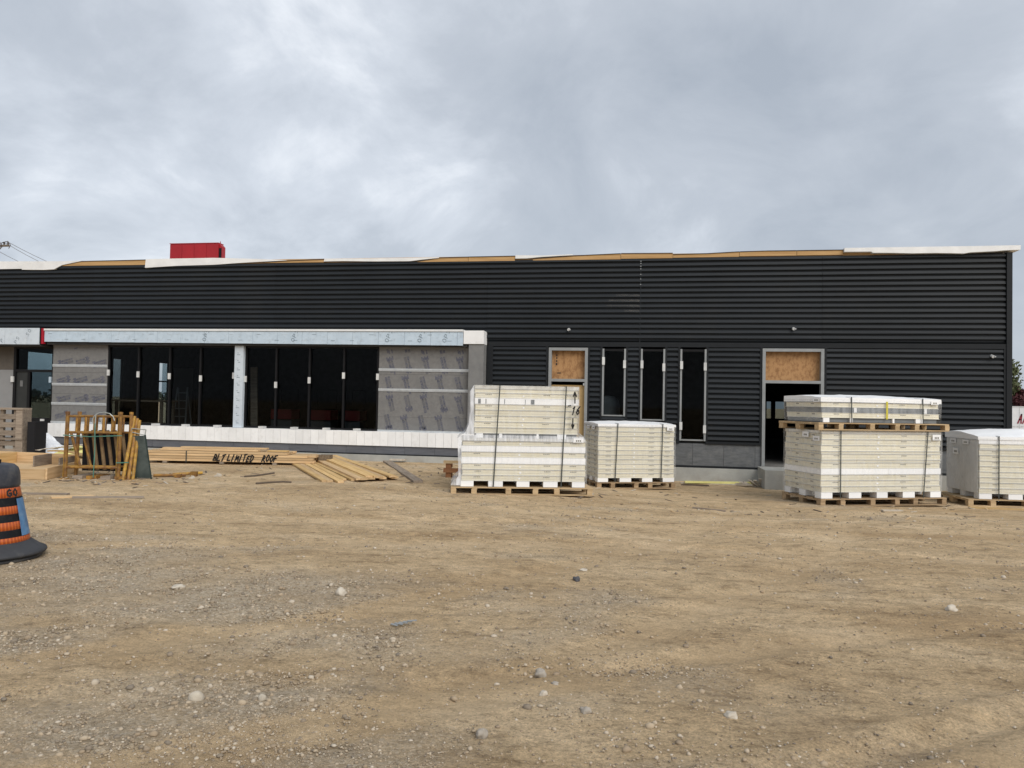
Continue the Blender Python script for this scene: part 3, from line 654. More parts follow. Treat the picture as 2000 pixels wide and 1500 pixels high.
# ------------------------------------------------------------------ rooftop unit
rtu = thing("rooftop_unit", "red metal rooftop unit on the white roof edge", "rooftop unit", (-16.6, 6.4, 5.585))
MB().box(-0.98, 0.98, -0.38, -0.05, 0.0, 1.78, redpaint).build("body", rtu)
for i in range(4): box("side_panel", -0.98+i*0.495+0.006, -0.98+(i+1)*0.495-0.006, -0.395, -0.381, 0.05, 1.74, redpaint, rtu)
MB().prism([(0.98, 0.0), (1.10, 0.0), (1.10, 1.66), (0.98, 1.78)], -0.34, -0.10, redpaint).build("intake_hood", rtu)
for i in range(7): box("louvre", 0.99+0.015*i, 0.998+0.015*i, -0.352, -0.341, 0.1, 1.6, trimdark, rtu)
box("top_cap", -1.0, 0.99, -0.40, -0.03, 1.78, 1.80, redpaint, rtu)
tagc = MB().tube((0.95, -0.2, 1.78), (0.95, -0.2, 1.88), 0.015, redpaint, 6).build("lifting_lug", rtu)

# ------------------------------------------------------------------ things dimly seen inside
t_ = thing("work_table", "dim wooden work table inside behind the left storefront panes", "table", (-15.7, 2.0, 0.22))
box("table_top", -1.2, 1.0, -0.4, 0.4, 1.26, 1.31, woodold, t_)
for a, b2 in ((-1.1, -0.3), (0.9, -0.3), (-1.1, 0.3), (0.9, 0.3)): box("leg", a-0.04, a+0.04, b2-0.04, b2+0.04, 0, 1.26, woodold, t_)
MB().box(-1.1, 0.9, -0.32, -0.28, 0.55, 0.62, woodold).build("stretcher", t_)
t_ = MB().box(-0.11, 0.11, -0.02, 0.02, 0, 2.4, woodold).build("leaning_board", loc=(-11.55, 1.5, 0.22), rot=(R(-6), R(-5), 0)); tag(t_, "brown board leaning upright inside, just right of the white post", "board")
for (cx, w_, lab) in ((-11.8, 0.72, "dim red machine inside, leftmost of three behind the right panes"), (-10.45, 0.75, "dim red machine inside, middle of three behind the right panes"), (-9.35, 0.55, "dim red machine inside, rightmost of three near the grey sheathing")):
    t_ = thing("red_machine", lab, "machine", (cx, 4.0, 0.22), group="red machines inside")
    MB().box(-w_/2, w_/2, -0.3, 0.3, 0.25, 0.72, dimgrey).build("chassis", t_); MB().box(-w_/2, w_/2, -0.32, 0.3, 0.76, 1.08, dimred).build("hood", t_)
    for a in (-1, 1): MB().tube((a*(w_/2-0.12), -0.36, 0.18), (a*(w_/2-0.12), -0.26, 0.18), 0.18, tyrem, 14).build("wheel", t_)
    MB().path([(-w_/2+0.05, 0.25, 1.0), (-w_/2+0.05, 0.3, 1.75), (w_/2-0.05, 0.3, 1.75), (w_/2-0.05, 0.25, 1.0)], 0.015, tyrem).build("guard_rail", t_)
t_ = thing("step_ladder", "dim aluminium step ladder inside behind the second left storefront pane", "ladder", (-15.1, 3.0, 0.22), R(10))
MB().tube((-0.25, 0, 0), (-0.16, 0.35, 1.75), 0.03, galv, 6).build("rail", t_); MB().tube((0.25, 0, 0), (0.16, 0.35, 1.75), 0.03, galv, 6).build("rail", t_)
for q in range(6): box("rung", -0.23+0.012*q, 0.23-0.012*q, 0.05+0.05*q, 0.13+0.05*q, 0.25+0.26*q, 0.28+0.26*q, galv, t_)
MB().tube((-0.22, 0.75, 0), (-0.15, 0.37, 1.72), 0.022, galv, 6).build("back_leg", t_); MB().tube((0.22, 0.75, 0), (0.15, 0.37, 1.72), 0.022, galv, 6).build("back_leg", t_)
o = MB().box(-0.48, 0.48, 0, 0.03, 0, 2.75, gypsum).build("gypsum_sheet", loc=(-20.8, 11.9, 0.22), rot=(R(-4), 0, 0)); tag(o, "dim grey board sheet standing deep inside behind the third left pane", "board sheet")
bm_ = MB().lathe([(0.0, 0), (0.30, 0), (0.33, 0.3), (0.33, 1.35), (0.30, 1.55), (0.18, 1.66), (0.0, 1.68)], 20, canvas).build("covered_drum", smooth=True, loc=(-0.98, 0.85, 0.22)); tag(bm_, "grey rounded covered drum behind the leftmost slot window", "drum")

# ------------------------------------------------------------------ insulated panel stacks on pallets
CACHE = {}
def panel_mesh(w, d, h, kind):
    key = (round(w, 3), round(d, 3), round(h, 3), kind)
    if key in CACHE: return CACHE[key]
    mb = MB(); sk = 0.006
    if kind in ("cream", "plain"):
        mb.box(0.010, w-0.010, 0.010, d-0.010, sk, h-sk-0.006, foam); mb.box(0, w, 0, d, 0, sk, skin); mb.box(0, w, 0, d, h-sk-0.006, h-0.006, skin)
        mb.box(0.012, w-0.012, 0.006, 0.010, h*0.40, h*0.47, foam)
        if kind == "cream":
            for fx in (0.10, 0.66, 0.87):
                for q in range(4): mb.box(fx*w+q*0.032, fx*w+q*0.032+0.024, 0.007, 0.0095, h*0.60, h*0.74, inkgrey)
            for fy in (0.2, 0.62): mb.box(0.007, 0.0095, fy*d, fy*d+0.09, h*0.55, h*0.75, inkgrey)
            mb.box(w*0.46, w*0.475, 0.004, 0.012, h*0.3, h*0.6, panelwhite)
    elif kind == "white":
        mb.box(0, w, 0, d, 0, h-0.003, panelwhite); mb.box(w*0.55, w*0.55+0.006, -0.002, 0.0, 0, h-0.003, skin)
    elif kind == "marked":
        mb.box(0, w, 0, d, 0, h-0.003, panelwhite)
        for fx, ww in ((0.03, 0.05), (0.10, 0.018), (0.28, 0.015), (0.48, 0.010), (0.535, 0.07)): mb.box(fx*w, fx*w+ww, -0.002, 0.0, 0.006, h-0.02, smoke)
    elif kind == "smoke":
        mb.box(0.01, w-0.01, 0.01, d-0.01, 0, h-0.004, smoke)
        for fx in (0.27, 0.87): mb.box(fx*w, fx*w+0.06, 0, 0.01, 0, h-0.004, panelwhite)
    elif kind == "gap":
        for fx, ww in ((0.02, 0.13), (0.24, 0.06), (0.60, 0.04), (0.80, 0.17)): mb.box(fx*w, fx*w+ww, 0.004, d-0.004, 0, h-0.003, panelwhite)
        mb.box(0.02, w-0.02, 0.04, d-0.04, 0, h-0.003, smoke)  # dark filler puts the shade of the open gap into its colour
    elif kind == "spacer":
        n_ = 5 if w > 2 else 4
        for q in range(n_):
            ww = 0.27 if q % 2 else 0.24; a = q*(w-ww)/(n_-1)
            for yy in (0.0, d/2-0.1, d-0.2): mb.box(a, a+ww, yy, yy+0.2, 0, h-0.003, panelwhite)
    elif kind == "steel":
        mb.box(0.0, w, 0.0, d, 0, h-0.003, skin)
    me = mb.mesh("panel"); CACHE[key] = me; return me
def spacer_mesh(ww, h):
    key = ('sp', ww, round(h, 3))
    if key not in CACHE: CACHE[key] = MB().box(0, ww, 0, 0.2, 0, h-0.003, panelwhite).mesh('spacer_block')
    return CACHE[key]
def pallet(parent, x0, w, d, mat, z0=0.0, blocks=6):
    p = bpy.data.objects.new("pallet", None); COL.objects.link(p); p.parent = parent; p.location = (x0, 0, z0)
    bw = d/6.2
    dk = MB().box(0, w, 0, bw, 0, 0.020, mat).mesh("deck_board")
    for q in range(5): link("deck_board", dk, p, (random.uniform(-.006, .006), q*(d-bw)/4, 0.124))
    st = MB().box(-0.05, 0.05, 0, d, 0, 0.020, mat).mesh("cross_board"); bl = MB().box(-0.05, 0.05, 0, 0.13, 0, 0.080, mat).mesh("block")
    for q in range(blocks):
        bx = 0.05+q*(w-0.10)/(blocks-1)
        if 0 < q < blocks-1: bx += (0.12 if q in (1,) else -0.12 if q == blocks-2 else 0) * (-1 if q == 1 else -1) * (1 if q == 1 else -1)
        link("cross_board", st, p, (bx, 0, 0.103))
        for yy in (0.0, d/2-0.065, d-0.13): link("block", bl, p, (bx+random.uniform(-.01, .01), yy+0.002, 0.0225))
    rn_ = MB().box(0, w, 0, 0.12, 0, 0.021, mat).mesh("runner")
    for yy in (0.003, d/2-0.06, d-0.123): link("runner", rn_, p, (0, yy, 0.0))
    return p
def strap(parent, x, d, z0, z1, lean=0.0, y0=0.0):
    m_ = MB()
    m_.prism([(x-0.011-lean, z0), (x+0.011-lean, z0), (x+0.011, z1), (x-0.011, z1)], y0-0.012, y0-0.009, strapm)
    m_.box(x-0.011, x+0.011, y0-0.012, d+0.01, z1, z1+0.003, strapm)
    m_.build("strap", parent)
def sticker(parent, x, z, w, h, y=-0.0155, side=False):
    m_ = MB()
    if not side:
        m_.box(x, x+w, y, y+0.002, z, z+h, panelwhite)
        for q in range(3): m_.box(x+w*(0.25+q*0.19), x+w*(0.38+q*0.19), y-0.001, y, z+h*0.25, z+h*0.6, inkgrey)
        m_.box(x+w*0.1, x+w*0.9, y-0.001, y, z+h*0.08, z+h*0.14, inkgrey)
    else:
        m_.box(y, y+0.002, x, x+w, z, z+h, panelwhite)
        for q in range(3): m_.box(y-0.001, y, x+w*(0.25+q*0.19), x+w*(0.38+q*0.19), z+h*0.25, z+h*0.6, inkgrey)
    m_.build("label_sticker", parent)
def layers(parent, x0, y0, w, d, z, spec):
    for kind, h in spec:
        jx = random.uniform(-0.012, 0.012)
        if kind == "spacer":
            n_ = 5 if w > 2 else 4
            for q in range(n_):
                ww = 0.27 if q % 2 else 0.24
                for yy in (0.0, d/2-0.1, d-0.2): link("spacer_block", spacer_mesh(ww, h), parent, (x0+jx+q*(w-ww)/(n_-1), y0+yy, z))
        else: link("panel", panel_mesh(w, d, h, kind), parent, (x0+jx, y0+random.uniform(-.004, .004), z))
        z += h
    return z
def wrap(parent, prof, y0, y1, mside=None):
    """plastic film following an outline in (x, z): faint front and back, milky at the sides and top"""
    m_ = MB(); n_ = len(prof)
    m_.quad([(x, y0, max(z, 0.26)) for x, z in prof], wrapclear)
    ns = 5
    for (xa, za), (xb, zb) in zip(prof[:-1], prof[1:]):
        for q in range(ns):
            ya = y0+(y1-y0)*q/ns; yb = y0+(y1-y0)*(q+1)/ns
            m_.quad([(xa, ya, za), (xb, ya, zb), (xb, yb, zb), (xa, yb, za)], mside or wrapmilky)
    m_.build("plastic_wrap", parent)
def cover(parent, x0, x1, y0, y1, z, drop=0.07, rise=0.03):
    """bumpy white sheet over the top with a short turned-down edge"""
    m_ = MB(); nx_, ny_ = 14, 8; k = m_.mi(panelwhite)
    for j in range(ny_+1):
        for i in range(nx_+1):
            m_.v.append((x0+(x1-x0)*i/nx_, y0+(y1-y0)*j/ny_, z+rise*math.sin(math.pi*min(1.0, 0.72*j/ny_))*(0.55+0.45*math.sin(math.pi*i/nx_))+0.014*noise.noise(Vector((i*0.9+x0, j*0.9, z*3)))))
    for j in range(ny_):
        for i in range(nx_):
            a = j*(nx_+1)+i; m_.f.append((a, a+1, a+nx_+2, a+nx_+1)); m_.m.append(k)
    def skirt(idx, mat):
        for a, c in zip(idx[:-1], idx[1:]):
            pa, pc = m_.v[a], m_.v[c]; m_.quad([(pa[0], pa[1], z-drop), (pc[0], pc[1], z-drop), pc, pa], mat)
    skirt([i for i in range(nx_+1)], panelwhite); skirt([ny_*(nx_+1)+i for i in range(nx_+1)], panelwhite)
    skirt([j*(nx_+1) for j in range(ny_+1)], panelwhite); skirt([j*(nx_+1)+nx_ for j in range(ny_+1)], panelwhite)
    m_.build("top_cover", parent, smooth=False)
def base_z(x, y): return g0(x, y)+0.006

# A: tall two-tier stack left of the narrow door
A = thing("panel_stack", "tall two-tier wrapped stack of cream panels with marker arrows, left of narrow door", "panel stack", (-3.51, -6.14, base_z(-2.3, -5.84)), R(14), "wrapped panel stacks on pallets")
pallet(A, 0, 2.66, 1.2, palletwood, blocks=6)
z = layers(A, 0.19, 0.05, 2.33, 1.08, 0.150, [("spacer", 0.105), ("cream", 0.108), ("cream", 0.108), ("cream", 0.108), ("white", 0.118), ("cream", 0.10), ("white", 0.112), ("cream", 0.09), ("steel", 0.055)])
z2 = layers(A, 0.41, 0.10, 1.96, 0.98, z, [("gap", 0.085), ("plain", 0.11), ("cream", 0.11), ("cream", 0.11), ("plain", 0.11), ("cream", 0.11), ("marked", 0.115), ("cream", 0.095), ("plain", 0.075), ("steel", 0.065)])
fl_ = [(0.0, 0.17), (0.04, 0.24), (0.14, 0.34), (0.12, 0.8), (0.11, z-0.02), (0.16, z+0.04), (0.25, z+0.10), (0.31, z+0.25), (0.33, z+0.5), (0.33, z2-0.12), (0.40, z2+0.004)]
wrap(A, fl_+[(2.38, z2+0.004), (2.39, z+0.12), (2.49, z+0.04), (2.545, z-0.05), (2.545, 0.17)], 0.030, 1.16)
MB().quad([(x, 0.028, zq) for x, zq in fl_]+[(0.41, 0.028, z+0.02), (0.19, 0.028, z-0.02), (0.19, 0.028, 0.17)], wrapmilky).build("plastic_wrap", A)
MB().quad([(0.19, 0.027, z-0.05), (2.53, 0.027, z-0.05), (2.47, 0.027, z+0.05), (0.22, 0.027, z+0.06)], wrapmilky).build("plastic_wrap", A)
strap(A, 0.88, 1.1, 0.15, z2+0.006, 0.09, 0.035); strap(A, 2.13, 1.1, 0.15, z2+0.006, 0.07, 0.035)
sticker(A, 2.28, 0.99, 0.19, 0.085, 0.02)
aw = MB()
for tx, u0, v0, h_, ad_, sl_ in (("^", 2.265, z2-0.30, 0.20, 0.10, 0), ("16", 2.235, z2-0.52, 0.15, 0.085, 0.2), ("v", 2.235, z2-0.78, 0.19, 0.09, 0), ("-", 2.17, z2-0.40, 0.08, 0.07, 0)):
    strokes(aw, tx, lambda a, b2, u0=u0, v0=v0: (u0+a, 0.024, v0+b2), h_, ad_, 0.024, marker, slant=sl_)
aw.build("marker_writing", A)
# B: low stack behind, right of A
B = thing("panel_stack", "low narrow panel stack standing behind the tall two-tier stack, under the slot windows", "panel stack", (-1.00, -2.91, base_z(-0.2, -2.5)), R(21), "wrapped panel stacks on pallets")
pallet(B, 0, 1.84, 1.15, palletdark, blocks=5)
zb_ = layers(B, 0.02, 0.03, 1.80, 1.05, 0.15, [("spacer", 0.09)]+[("cream", 0.103)]*11+[("steel", 0.05)])
cover(B, 0.0, 1.84, 0.02, 1.10, zb_+0.012, 0.05, 0.06); wrap(B, [(0.0, 0.17), (0.0, zb_), (1.84, zb_), (1.84, 0.17)], 0.012, 1.1, wrapside)
strap(B, 0.46, 1.1, 0.15, zb_+0.03, 0.05, 0.012); strap(B, 1.52, 1.1, 0.15, zb_+0.03, 0.03, 0.012)
sticker(B, 1.62, zb_-0.12, 0.16, 0.09, -0.004); sticker(B, 0.25, zb_-0.11, 0.2, 0.08, -0.004, True); sticker(B, 0.65, zb_-0.11, 0.2, 0.08, -0.004, True)
# C and D: double stack by the wide doorway
CZ = base_z(4.4, -4.26)
Cc = thing("panel_stack", "lower wrapped panel stack on the ground before the wide doorway, another stack on it", "panel stack", (3.29, -4.76, CZ), R(23), "wrapped panel stacks on pallets")
pallet(Cc, 0, 2.80, 1.28, palletdark, blocks=6)
zc2 = layers(Cc, 0.02, 0.03, 2.66, 1.20, 0.15, [("spacer", 0.115), ("cream", 0.112), ("cream", 0.112), ("cream", 0.112), ("white", 0.112), ("cream", 0.112), ("plain", 0.055), ("cream", 0.112), ("plain", 0.05), ("cream", 0.112), ("cream", 0.112), ("cream", 0.112), ("steel", 0.055)])
wrap(Cc, [(0.0, 0.17), (0.0, zc2), (2.70, zc2), (2.70, 0.17)], 0.012, 1.25, wrapside)
strap(Cc, 0.42, 1.15, 0.15, zc2, 0.0, 0.012); strap(Cc, 2.36, 1.15, 0.15, zc2, 0.10, 0.012)
sticker(Cc, 2.46, zc2-0.17, 0.19, 0.11, -0.004); sticker(Cc, 0.06, zc2-0.20, 0.2, 0.09, -0.004, True); sticker(Cc, 0.40, zc2-0.14, 0.2, 0.10, -0.004, True)
off = Matrix.Rotation(R(23), 3, 'Z') @ Vector((-0.09, -0.04, 0))
D_ = thing("panel_stack", "flat upper panel stack with smoky grey band, lying on top of another stack", "panel stack", (3.29+off.x, -4.76+off.y, CZ+zc2+0.006), R(23), "wrapped panel stacks on pallets")
pallet(D_, 0, 2.90, 1.32, palletwood, blocks=6)
zd = layers(D_, 0.10, 0.06, 2.62, 1.16, 0.15, [("gap", 0.085), ("cream", 0.105), ("smoke", 0.095), ("cream", 0.095), ("gap", 0.06)])
cover(D_, 0.07, 2.75, 0.04, 1.25, zd+0.03, 0.085, 0.07); wrap(D_, [(0.08, 0.17), (0.06, zd), (2.76, zd), (2.74, 0.17)], 0.035, 1.25, wrapside)
strap(D_, 0.72, 1.2, 0.15, zd+0.045, -0.01, 0.035); strap(D_, 2.31, 1.2, 0.15, zd+0.045, -0.01, 0.035)
yt = MB().box(1.49, 1.53, 0.030, 0.033, 0.22, zd-0.03, M("yellow_tape", (0.62, 0.54, 0.06), rough=0.5)).build("yellow_tape", D_)
sticker(D_, 2.50, zd-0.075, 0.17, 0.08, 0.022); sticker(D_, 0.06, zd-0.06, 0.2, 0.08, 0.05, True)
# E: stack cut off by the frame at the far right
E_ = thing("panel_stack", "panel stack with bright white top sheet beside the building's dark corner", "panel stack", (6.33, -3.47, base_z(7.2, -3.1)), R(6), "wrapped panel stacks on pallets")
pallet(E_, 0, 2.80, 1.35, palletwood, blocks=6)
ze = layers(E_, 0.22, 0.03, 2.50, 1.25, 0.15, [("spacer", 0.105)]+[("cream", 0.108)]*8+[("steel", 0.03), ("cream", 0.09), ("white", 0.11)])
MB().box(-0.004, 0.0, 0.02, 1.24, 0, ze-0.30, skingrey).build("side_sheet", E_, loc=(0.205, 0.04, 0.26))
cover(E_, 0.19, 2.75, 0.02, 1.34, ze+0.03, 0.06, 0.15); wrap(E_, [(0.20, 0.17), (0.19, ze), (2.74, ze), (2.74, 0.17)], 0.012, 1.3, wrapside)
strap(E_, 0.58, 1.3, 0.15, ze+0.045, 0.0, 0.012); strap(E_, 2.2, 1.3, 0.15, ze+0.045, 0.0, 0.012)
sticker(E_, 0.85, ze-0.14, 0.24, 0.10, 0.175, True); sticker(E_, 0.35, ze-0.14, 0.24, 0.09, 0.175, True); sticker(E_, 0.75, ze-0.36, 0.22, 0.12, 0.175, True)

# ------------------------------------------------------------------ lumber
def lumber_bundle():
    t = thing("lumber_bundle", "long strapped bundle of lumber with black handwriting on its front face", "lumber bundle", (-12.0, -3.02, gh(-10.5, -2.6)+0.01), R(8.5))
    Lb = 4.05
    for q in (0.5, 1.9, 3.2): box("bearer", q-0.05, q+0.05, 0.0, 0.85, 0.0, 0.05, woodold, t)
    for row in range(4):
        for c in range(5):
            ln = Lb+random.uniform(-0.10, 0.12) if row < 3 else Lb*0.86; xs_ = random.uniform(-0.05, 0.05)
            box("board", xs_, xs_+ln, c*0.165+random.uniform(0, .012)*(c == 0)+0.004, c*0.165+0.155, 0.053+row*0.063+random.uniform(-.002, .002), 0.053+row*0.063+0.054, wood, t)
    for c, (a, b2) in enumerate(((0.35, 2.75), (0.75, 2.9), (0.2, 2.5))): box("board", a, b2, 0.10+c*0.2, 0.27+c*0.2, 0.306+(0.04 if c == 1 else 0), 0.344+(0.04 if c == 1 else 0), wood, t)
    box("board", 2.95, 3.45, 0.2, 0.36, 0.306, 0.34, woodyellow, t)
    box("strap", 1.02, 1.045, -0.006, 0.0, 0.02, 0.30, strapm, t); box("strap", 1.02, 1.045, -0.006, 0.83, 0.303, 0.3045, strapm, t)
    for tx, u0 in (("BLT", 1.70), ("LIMITED", 1.70+0.34), ("ROOF", 1.70+1.19)):
        for q, ch in enumerate(tx):
            w_ = MB(); strokes(w_, ch, lambda a, b2, q=q, u0=u0: (u0+q*0.093+a, -0.004, 0.075+b2+0.01*math.sin(q*2.0)), 0.145, 0.095, 0.030, marker, slant=0.30, jitter=0.10)
            w_.build("handwritten_letter", t)
    box("end_block", Lb+0.10, Lb+0.38, 0.45, 0.75, 0.02, 0.23, endgrain, t)
    return t
lumber_bundle()
# loose boards lying fanned out
ang0 = math.atan2(-4.3, 3.6)
lp = [(-9.10, -1.35, -6.10, -5.78, 0.045, 0.12), (-9.0, -1.25, -5.96, -5.70, 0.045, 0.12), (-8.92, -1.15, -5.80, -5.70, 0.05, 0.12), (-8.82, -1.05, -5.70, -5.58, 0.05, 0.12), (-8.72, -0.98, -5.52, -5.56, 0.05, 0.14)]
lp += [(-8.62+0.105*q, -0.90+0.075*q, -5.42+0.108*q, -5.40+0.090*q, 0.10+0.004*(q % 2), 0.150) for q in range(6)]
lp += [(-8.45+0.105*q, -0.85+0.075*q, -5.30+0.108*q, -5.25+0.088*q, 0.142, 0.150) for q in range(4)]
for i_, (xa, ya, xb, yb, zt, w_) in enumerate(lp):
    dx, dy = xb-xa, yb-ya; ln = math.hypot(dx, dy)*random.uniform(0.88, 0.96); a_ = math.atan2(dy, dx)+random.uniform(-0.02, 0.02)
    za, zb2 = gh(xa, ya)+zt, gh(xb, yb)+zt*0.75
    o = MB().box(0, ln, -w_/2, w_/2, -0.038, 0.0, (woodyellow, wood, woodyellow, woodyellow)[i_ % 4]).box(ln, ln+0.002, -w_/2, w_/2, -0.037, -0.001, wood).build("lumber_board", loc=(xa, ya, za), rot=(random.uniform(-.03, .03), -math.atan2(zb2-za, ln), a_))
    tag(o, "%s thin board from the left in the fanned pile beside the lumber bundle" % ("first", "second", "third", "fourth", "fifth")[i_] if i_ < 5 else "board in the middle layer of the fanned pile beside the lumber bundle" if i_ < 11 else "board lying on top of the fanned pile beside the lumber bundle", "board", "loose boards in the fanned pile")
def plank(x0, y0, x1, y1, w_, th, mat, label, z=0.0, cat="plank", name="plank"):
    dx, dy = x1-x0, y1-y0; ln = math.hypot(dx, dy); za, zb2 = gz(x0, y0)+th+z, gz(x1, y1)+th+z
    o = MB().box(0, ln, -w_/2, w_/2, -th, 0, mat).build(name, loc=(x0, y0, za), rot=(0, -math.atan2(zb2-za, ln), math.atan2(dy, dx)))
    return tag(o, label, cat)
plank(-6.6, -0.75, -4.55, -4.75, 0.20, 0.05, woodold, "single grey-brown plank lying apart, right of the loose yellow boards")
plank(-10.4, -9.05, -9.35, -8.70, 0.12, 0.025, woodold, "short grey plank lying on dirt behind the traffic barrel")
plank(-9.25, -9.20, -8.85, -8.75, 0.20, 0.02, wood, "small pale wood offcut between two planks near the barrel")
plank(-8.95, -9.10, -8.15, -8.45, 0.16, 0.02, woodold, "pale flat plank lying on dirt in front of the scaffold frames")
plank(0.86, -6.05, 1.42, -6.15, 0.05, 0.03, woodold, "thin wood stake on open dirt left of the double stack", name="wood_stake", cat="stake")
plank(4.25, -5.15, 4.62, -5.05, 0.10, 0.02, stonewhite, "torn white plastic scrap under the front of the double stack", name="plastic_scrap", cat="scrap")
plank(6.2, -3.85, 8.2, -4.0, 0.14, 0.03, osbpale, "pale board lying before the pallet beside the dark corner", cat="board", name="board")
plank(1.0, -0.75, 3.0, -0.20, 0.06, 0.05, yellowm, "long thin yellow strip leaning along the concrete footing", z=0.03, cat="strip", name="yellow_strip")
plank(0.9, -0.62, 2.75, -0.45, 0.10, 0.03, stonewhite, "long white strip on the ground along the concrete footing", cat="strip", name="white_strip")
plank(0.9, -1.05, 1.55, -1.0, 0.05, 0.03, twig, "dark stick on dirt in front of the long white strip", cat="stick", name="stick")
plank(-6.55, -0.62, -6.15, -0.60, 0.2, 0.04, stonewhite, "flat white foam offcut lying against the footing", z=0.05, cat="offcut", name="foam_offcut")
for (pts, lab) in (([(-8.2, -5.1), (-8.1, -4.85), (-8.02, -4.4), (-8.0, -4.2)], "thin dark twig on dirt below the lumber bundle's handwriting"), ([(-7.3, -6.3), (-7.2, -6.0), (-7.05, -5.7), (-6.85, -5.75)], "curved dark root on dirt left of the loose boards")):
    o = MB().path([(a, b2, gh(a, b2)+0.015) for a, b2 in pts], 0.02, twig).build("twig"); tag(o, lab, "twig")

# ------------------------------------------------------------------ scaffold frames
sc = thing("scaffold_bundle", "bundle of rusty yellow scaffold frames strapped upright together", "scaffold frames", (-11.17, -6.62, gz(-10.6, -6.4)), R(8))
def scaf_frame(y, lean, mat, dx):
    f_ = bpy.data.objects.new("frame", None); COL.objects.link(f_); f_.parent = sc; f_.location = (dx, y, 0.03); f_.rotation_euler = (R(-lean), R(-0.5), 0)
    H_, W_ = 1.24, 1.06
    for a in (0.0, W_): MB().tube((a, 0, 0), (a, 0, H_), 0.034, mat, 8).tube((a, 0, H_), (a, 0, H_+0.05), 0.040, scaffy, 8).build("upright", f_)
    for zz in (H_-0.04, H_-0.36, 0.20): MB().tube((0.02, 0, zz), (W_-0.02, 0, zz), 0.023, mat, 8).build("ledger", f_)
    for a in (0.19, 0.37, 0.55, 0.73, 0.91): MB().tube((a, 0, H_-0.36), (a, 0, H_-0.04), 0.020, mat, 8).build("rung", f_)
    for a in (0.2,): MB().tube((a+0.1, 0, 0.20), (a-0.12, 0, H_-0.36), 0.022, mat, 8).build("brace", f_)
    return f_
for i_ in range(3): scaf_frame(0.02+i_*0.13, 2.0+i_*1.0, (scaffy, scaffgold)[i_ % 2], (0, -0.10, 0.05)[i_])
tubeold = M('weathered_scaffold', (0.25, 0.17, 0.085), (0.16, 0.10, 0.055), rough=0.8, scale=8)
for i_ in range(6):
    MB().tube((0.14+i_*0.15, 0.42, 0.95), (0.27+i_*0.15, 0.40, 0.15), 0.036, tubeold, 8).build("stacked_tube", sc)
MB().box(0.03, 1.05, 0.52, 0.56, 0.12, 0.92, blackpl).build("dark_backing", sc)  # added black sheet stands in for the dark background behind the tubes
for a in (0.0, 0.07, 0.13):
    MB().tube((1.16+a, 0.0+a, 0.0), (1.12+a*0.8, 0.45, 1.24-a*0.6), 0.033, (scaffgold, scaffy)[int(a*20) % 2], 8).build("loose_tube", sc)
MB().box(-0.06, 0.06, -0.06, 0.06, -0.03, 0.02, scaffy).build("foot_plate", sc); MB().box(1.05, 1.17, -0.06, 0.06, -0.03, 0.02, scaffy).build("foot_plate", sc)
g_ = MB().path([(-0.03, -0.04, 0.86), (0.5, -0.05, 0.84), (1.14, -0.04, 0.87)], 0.010, strapgreen).path([(0.60, -0.05, 0.05), (0.62, -0.055, 0.6), (0.60, -0.05, 1.1)], 0.010, strapgreen).path([(1.05, -0.05, 0.34), (1.28, -0.02, 0.35)], 0.012, strapgreen)
g_.build("green_straps", sc)
lp_ = MB().path([(0.60+0.22*math.cos(q*0.5)+0.14, 0.0, 1.16+0.16*math.sin(q*0.5)) for q in range(8)], 0.010, wirem).path([(0.60, -0.04, 0.95), (0.60, -0.03, 1.26)], 0.012, wirem)
lp_.build("wire_loop", sc)
tri_ = MB().prism([(0.47, 1.24), (0.62, 1.24), (0.60, 0.92)], 0.30, 0.31, tarpm).build("white_sheet", sc)
cr = MB()
for a in range(4): cr.box(0.15+a*0.28, 0.35+a*0.28, 0.0, 0.5, -0.02, 0.07, scaffy if a % 2 else woodold)
cr.build("base_runners", sc)
o = thing("mesh_panel", "dark green mesh panel leaning beside the scaffold frames", "panel", (-10.02, -6.15, gz(-9.9, -6.1)), R(10))
pm_ = MB().prism([(0.0, 0.02), (0.35, 0.02), (0.20, 0.86), (-0.10, 0.86)], 0.0, 0.03, greenglass).build("sheet", o)
MB().tube((0.355, 0.015, 0.0), (0.205, 0.015, 0.88), 0.016, greenedge, 8).build("edge_bar", o); MB().path([(-0.10, 0.015, 0.88), (-0.06, 0.015, 1.0), (0.22, 0.015, 0.98), (0.20, 0.015, 0.87), (-0.08, 0.015, 0.93)], 0.010, wirem).build("top_wire", o)
o = thing("scaffold_couplers", "rusty yellow scaffold pieces on the dirt right of the green panel", "scaffold part", (-9.55, -5.55, gz(-9.5, -5.5)), R(15))
MB().tube((0, 0, 0.05), (0.50, 0.3, 0.06), 0.03, scaffgold, 8).build("tube", o); MB().box(0.32, 0.44, 0.08, 0.2, 0.0, 0.10, scaffy).build("coupler", o); MB().tube((-0.35, -0.1, 0.035), (0.25, 0.02, 0.035), 0.03, scaffy, 8).build("tube", o); MB().box(0.1, 0.2, -0.2, -0.05, 0, 0.06, scaffy).build("coupler", o)
for x_, y_, s_, lab in ((-9.0, -5.75, 0.10, "white crumpled scrap right of the yellow scaffold pieces"), (-8.75, -5.2, 0.13, "larger white paper scrap on dirt below the lumber bundle strap")):
    mb = MB(); 
    for q in range(5): mb.box(-s_*0.5+q*0.03, s_*0.5, -s_*0.3, s_*0.3, 0.0, 0.02+0.01*q, stonewhite, Matrix.Rotation(0.5*q, 4, 'Z') @ Matrix.Rotation(0.2, 4, 'X'))
    o = mb.build("paper_scrap", loc=(x_, y_, gz(x_, y_))); tag(o, lab, "scrap")

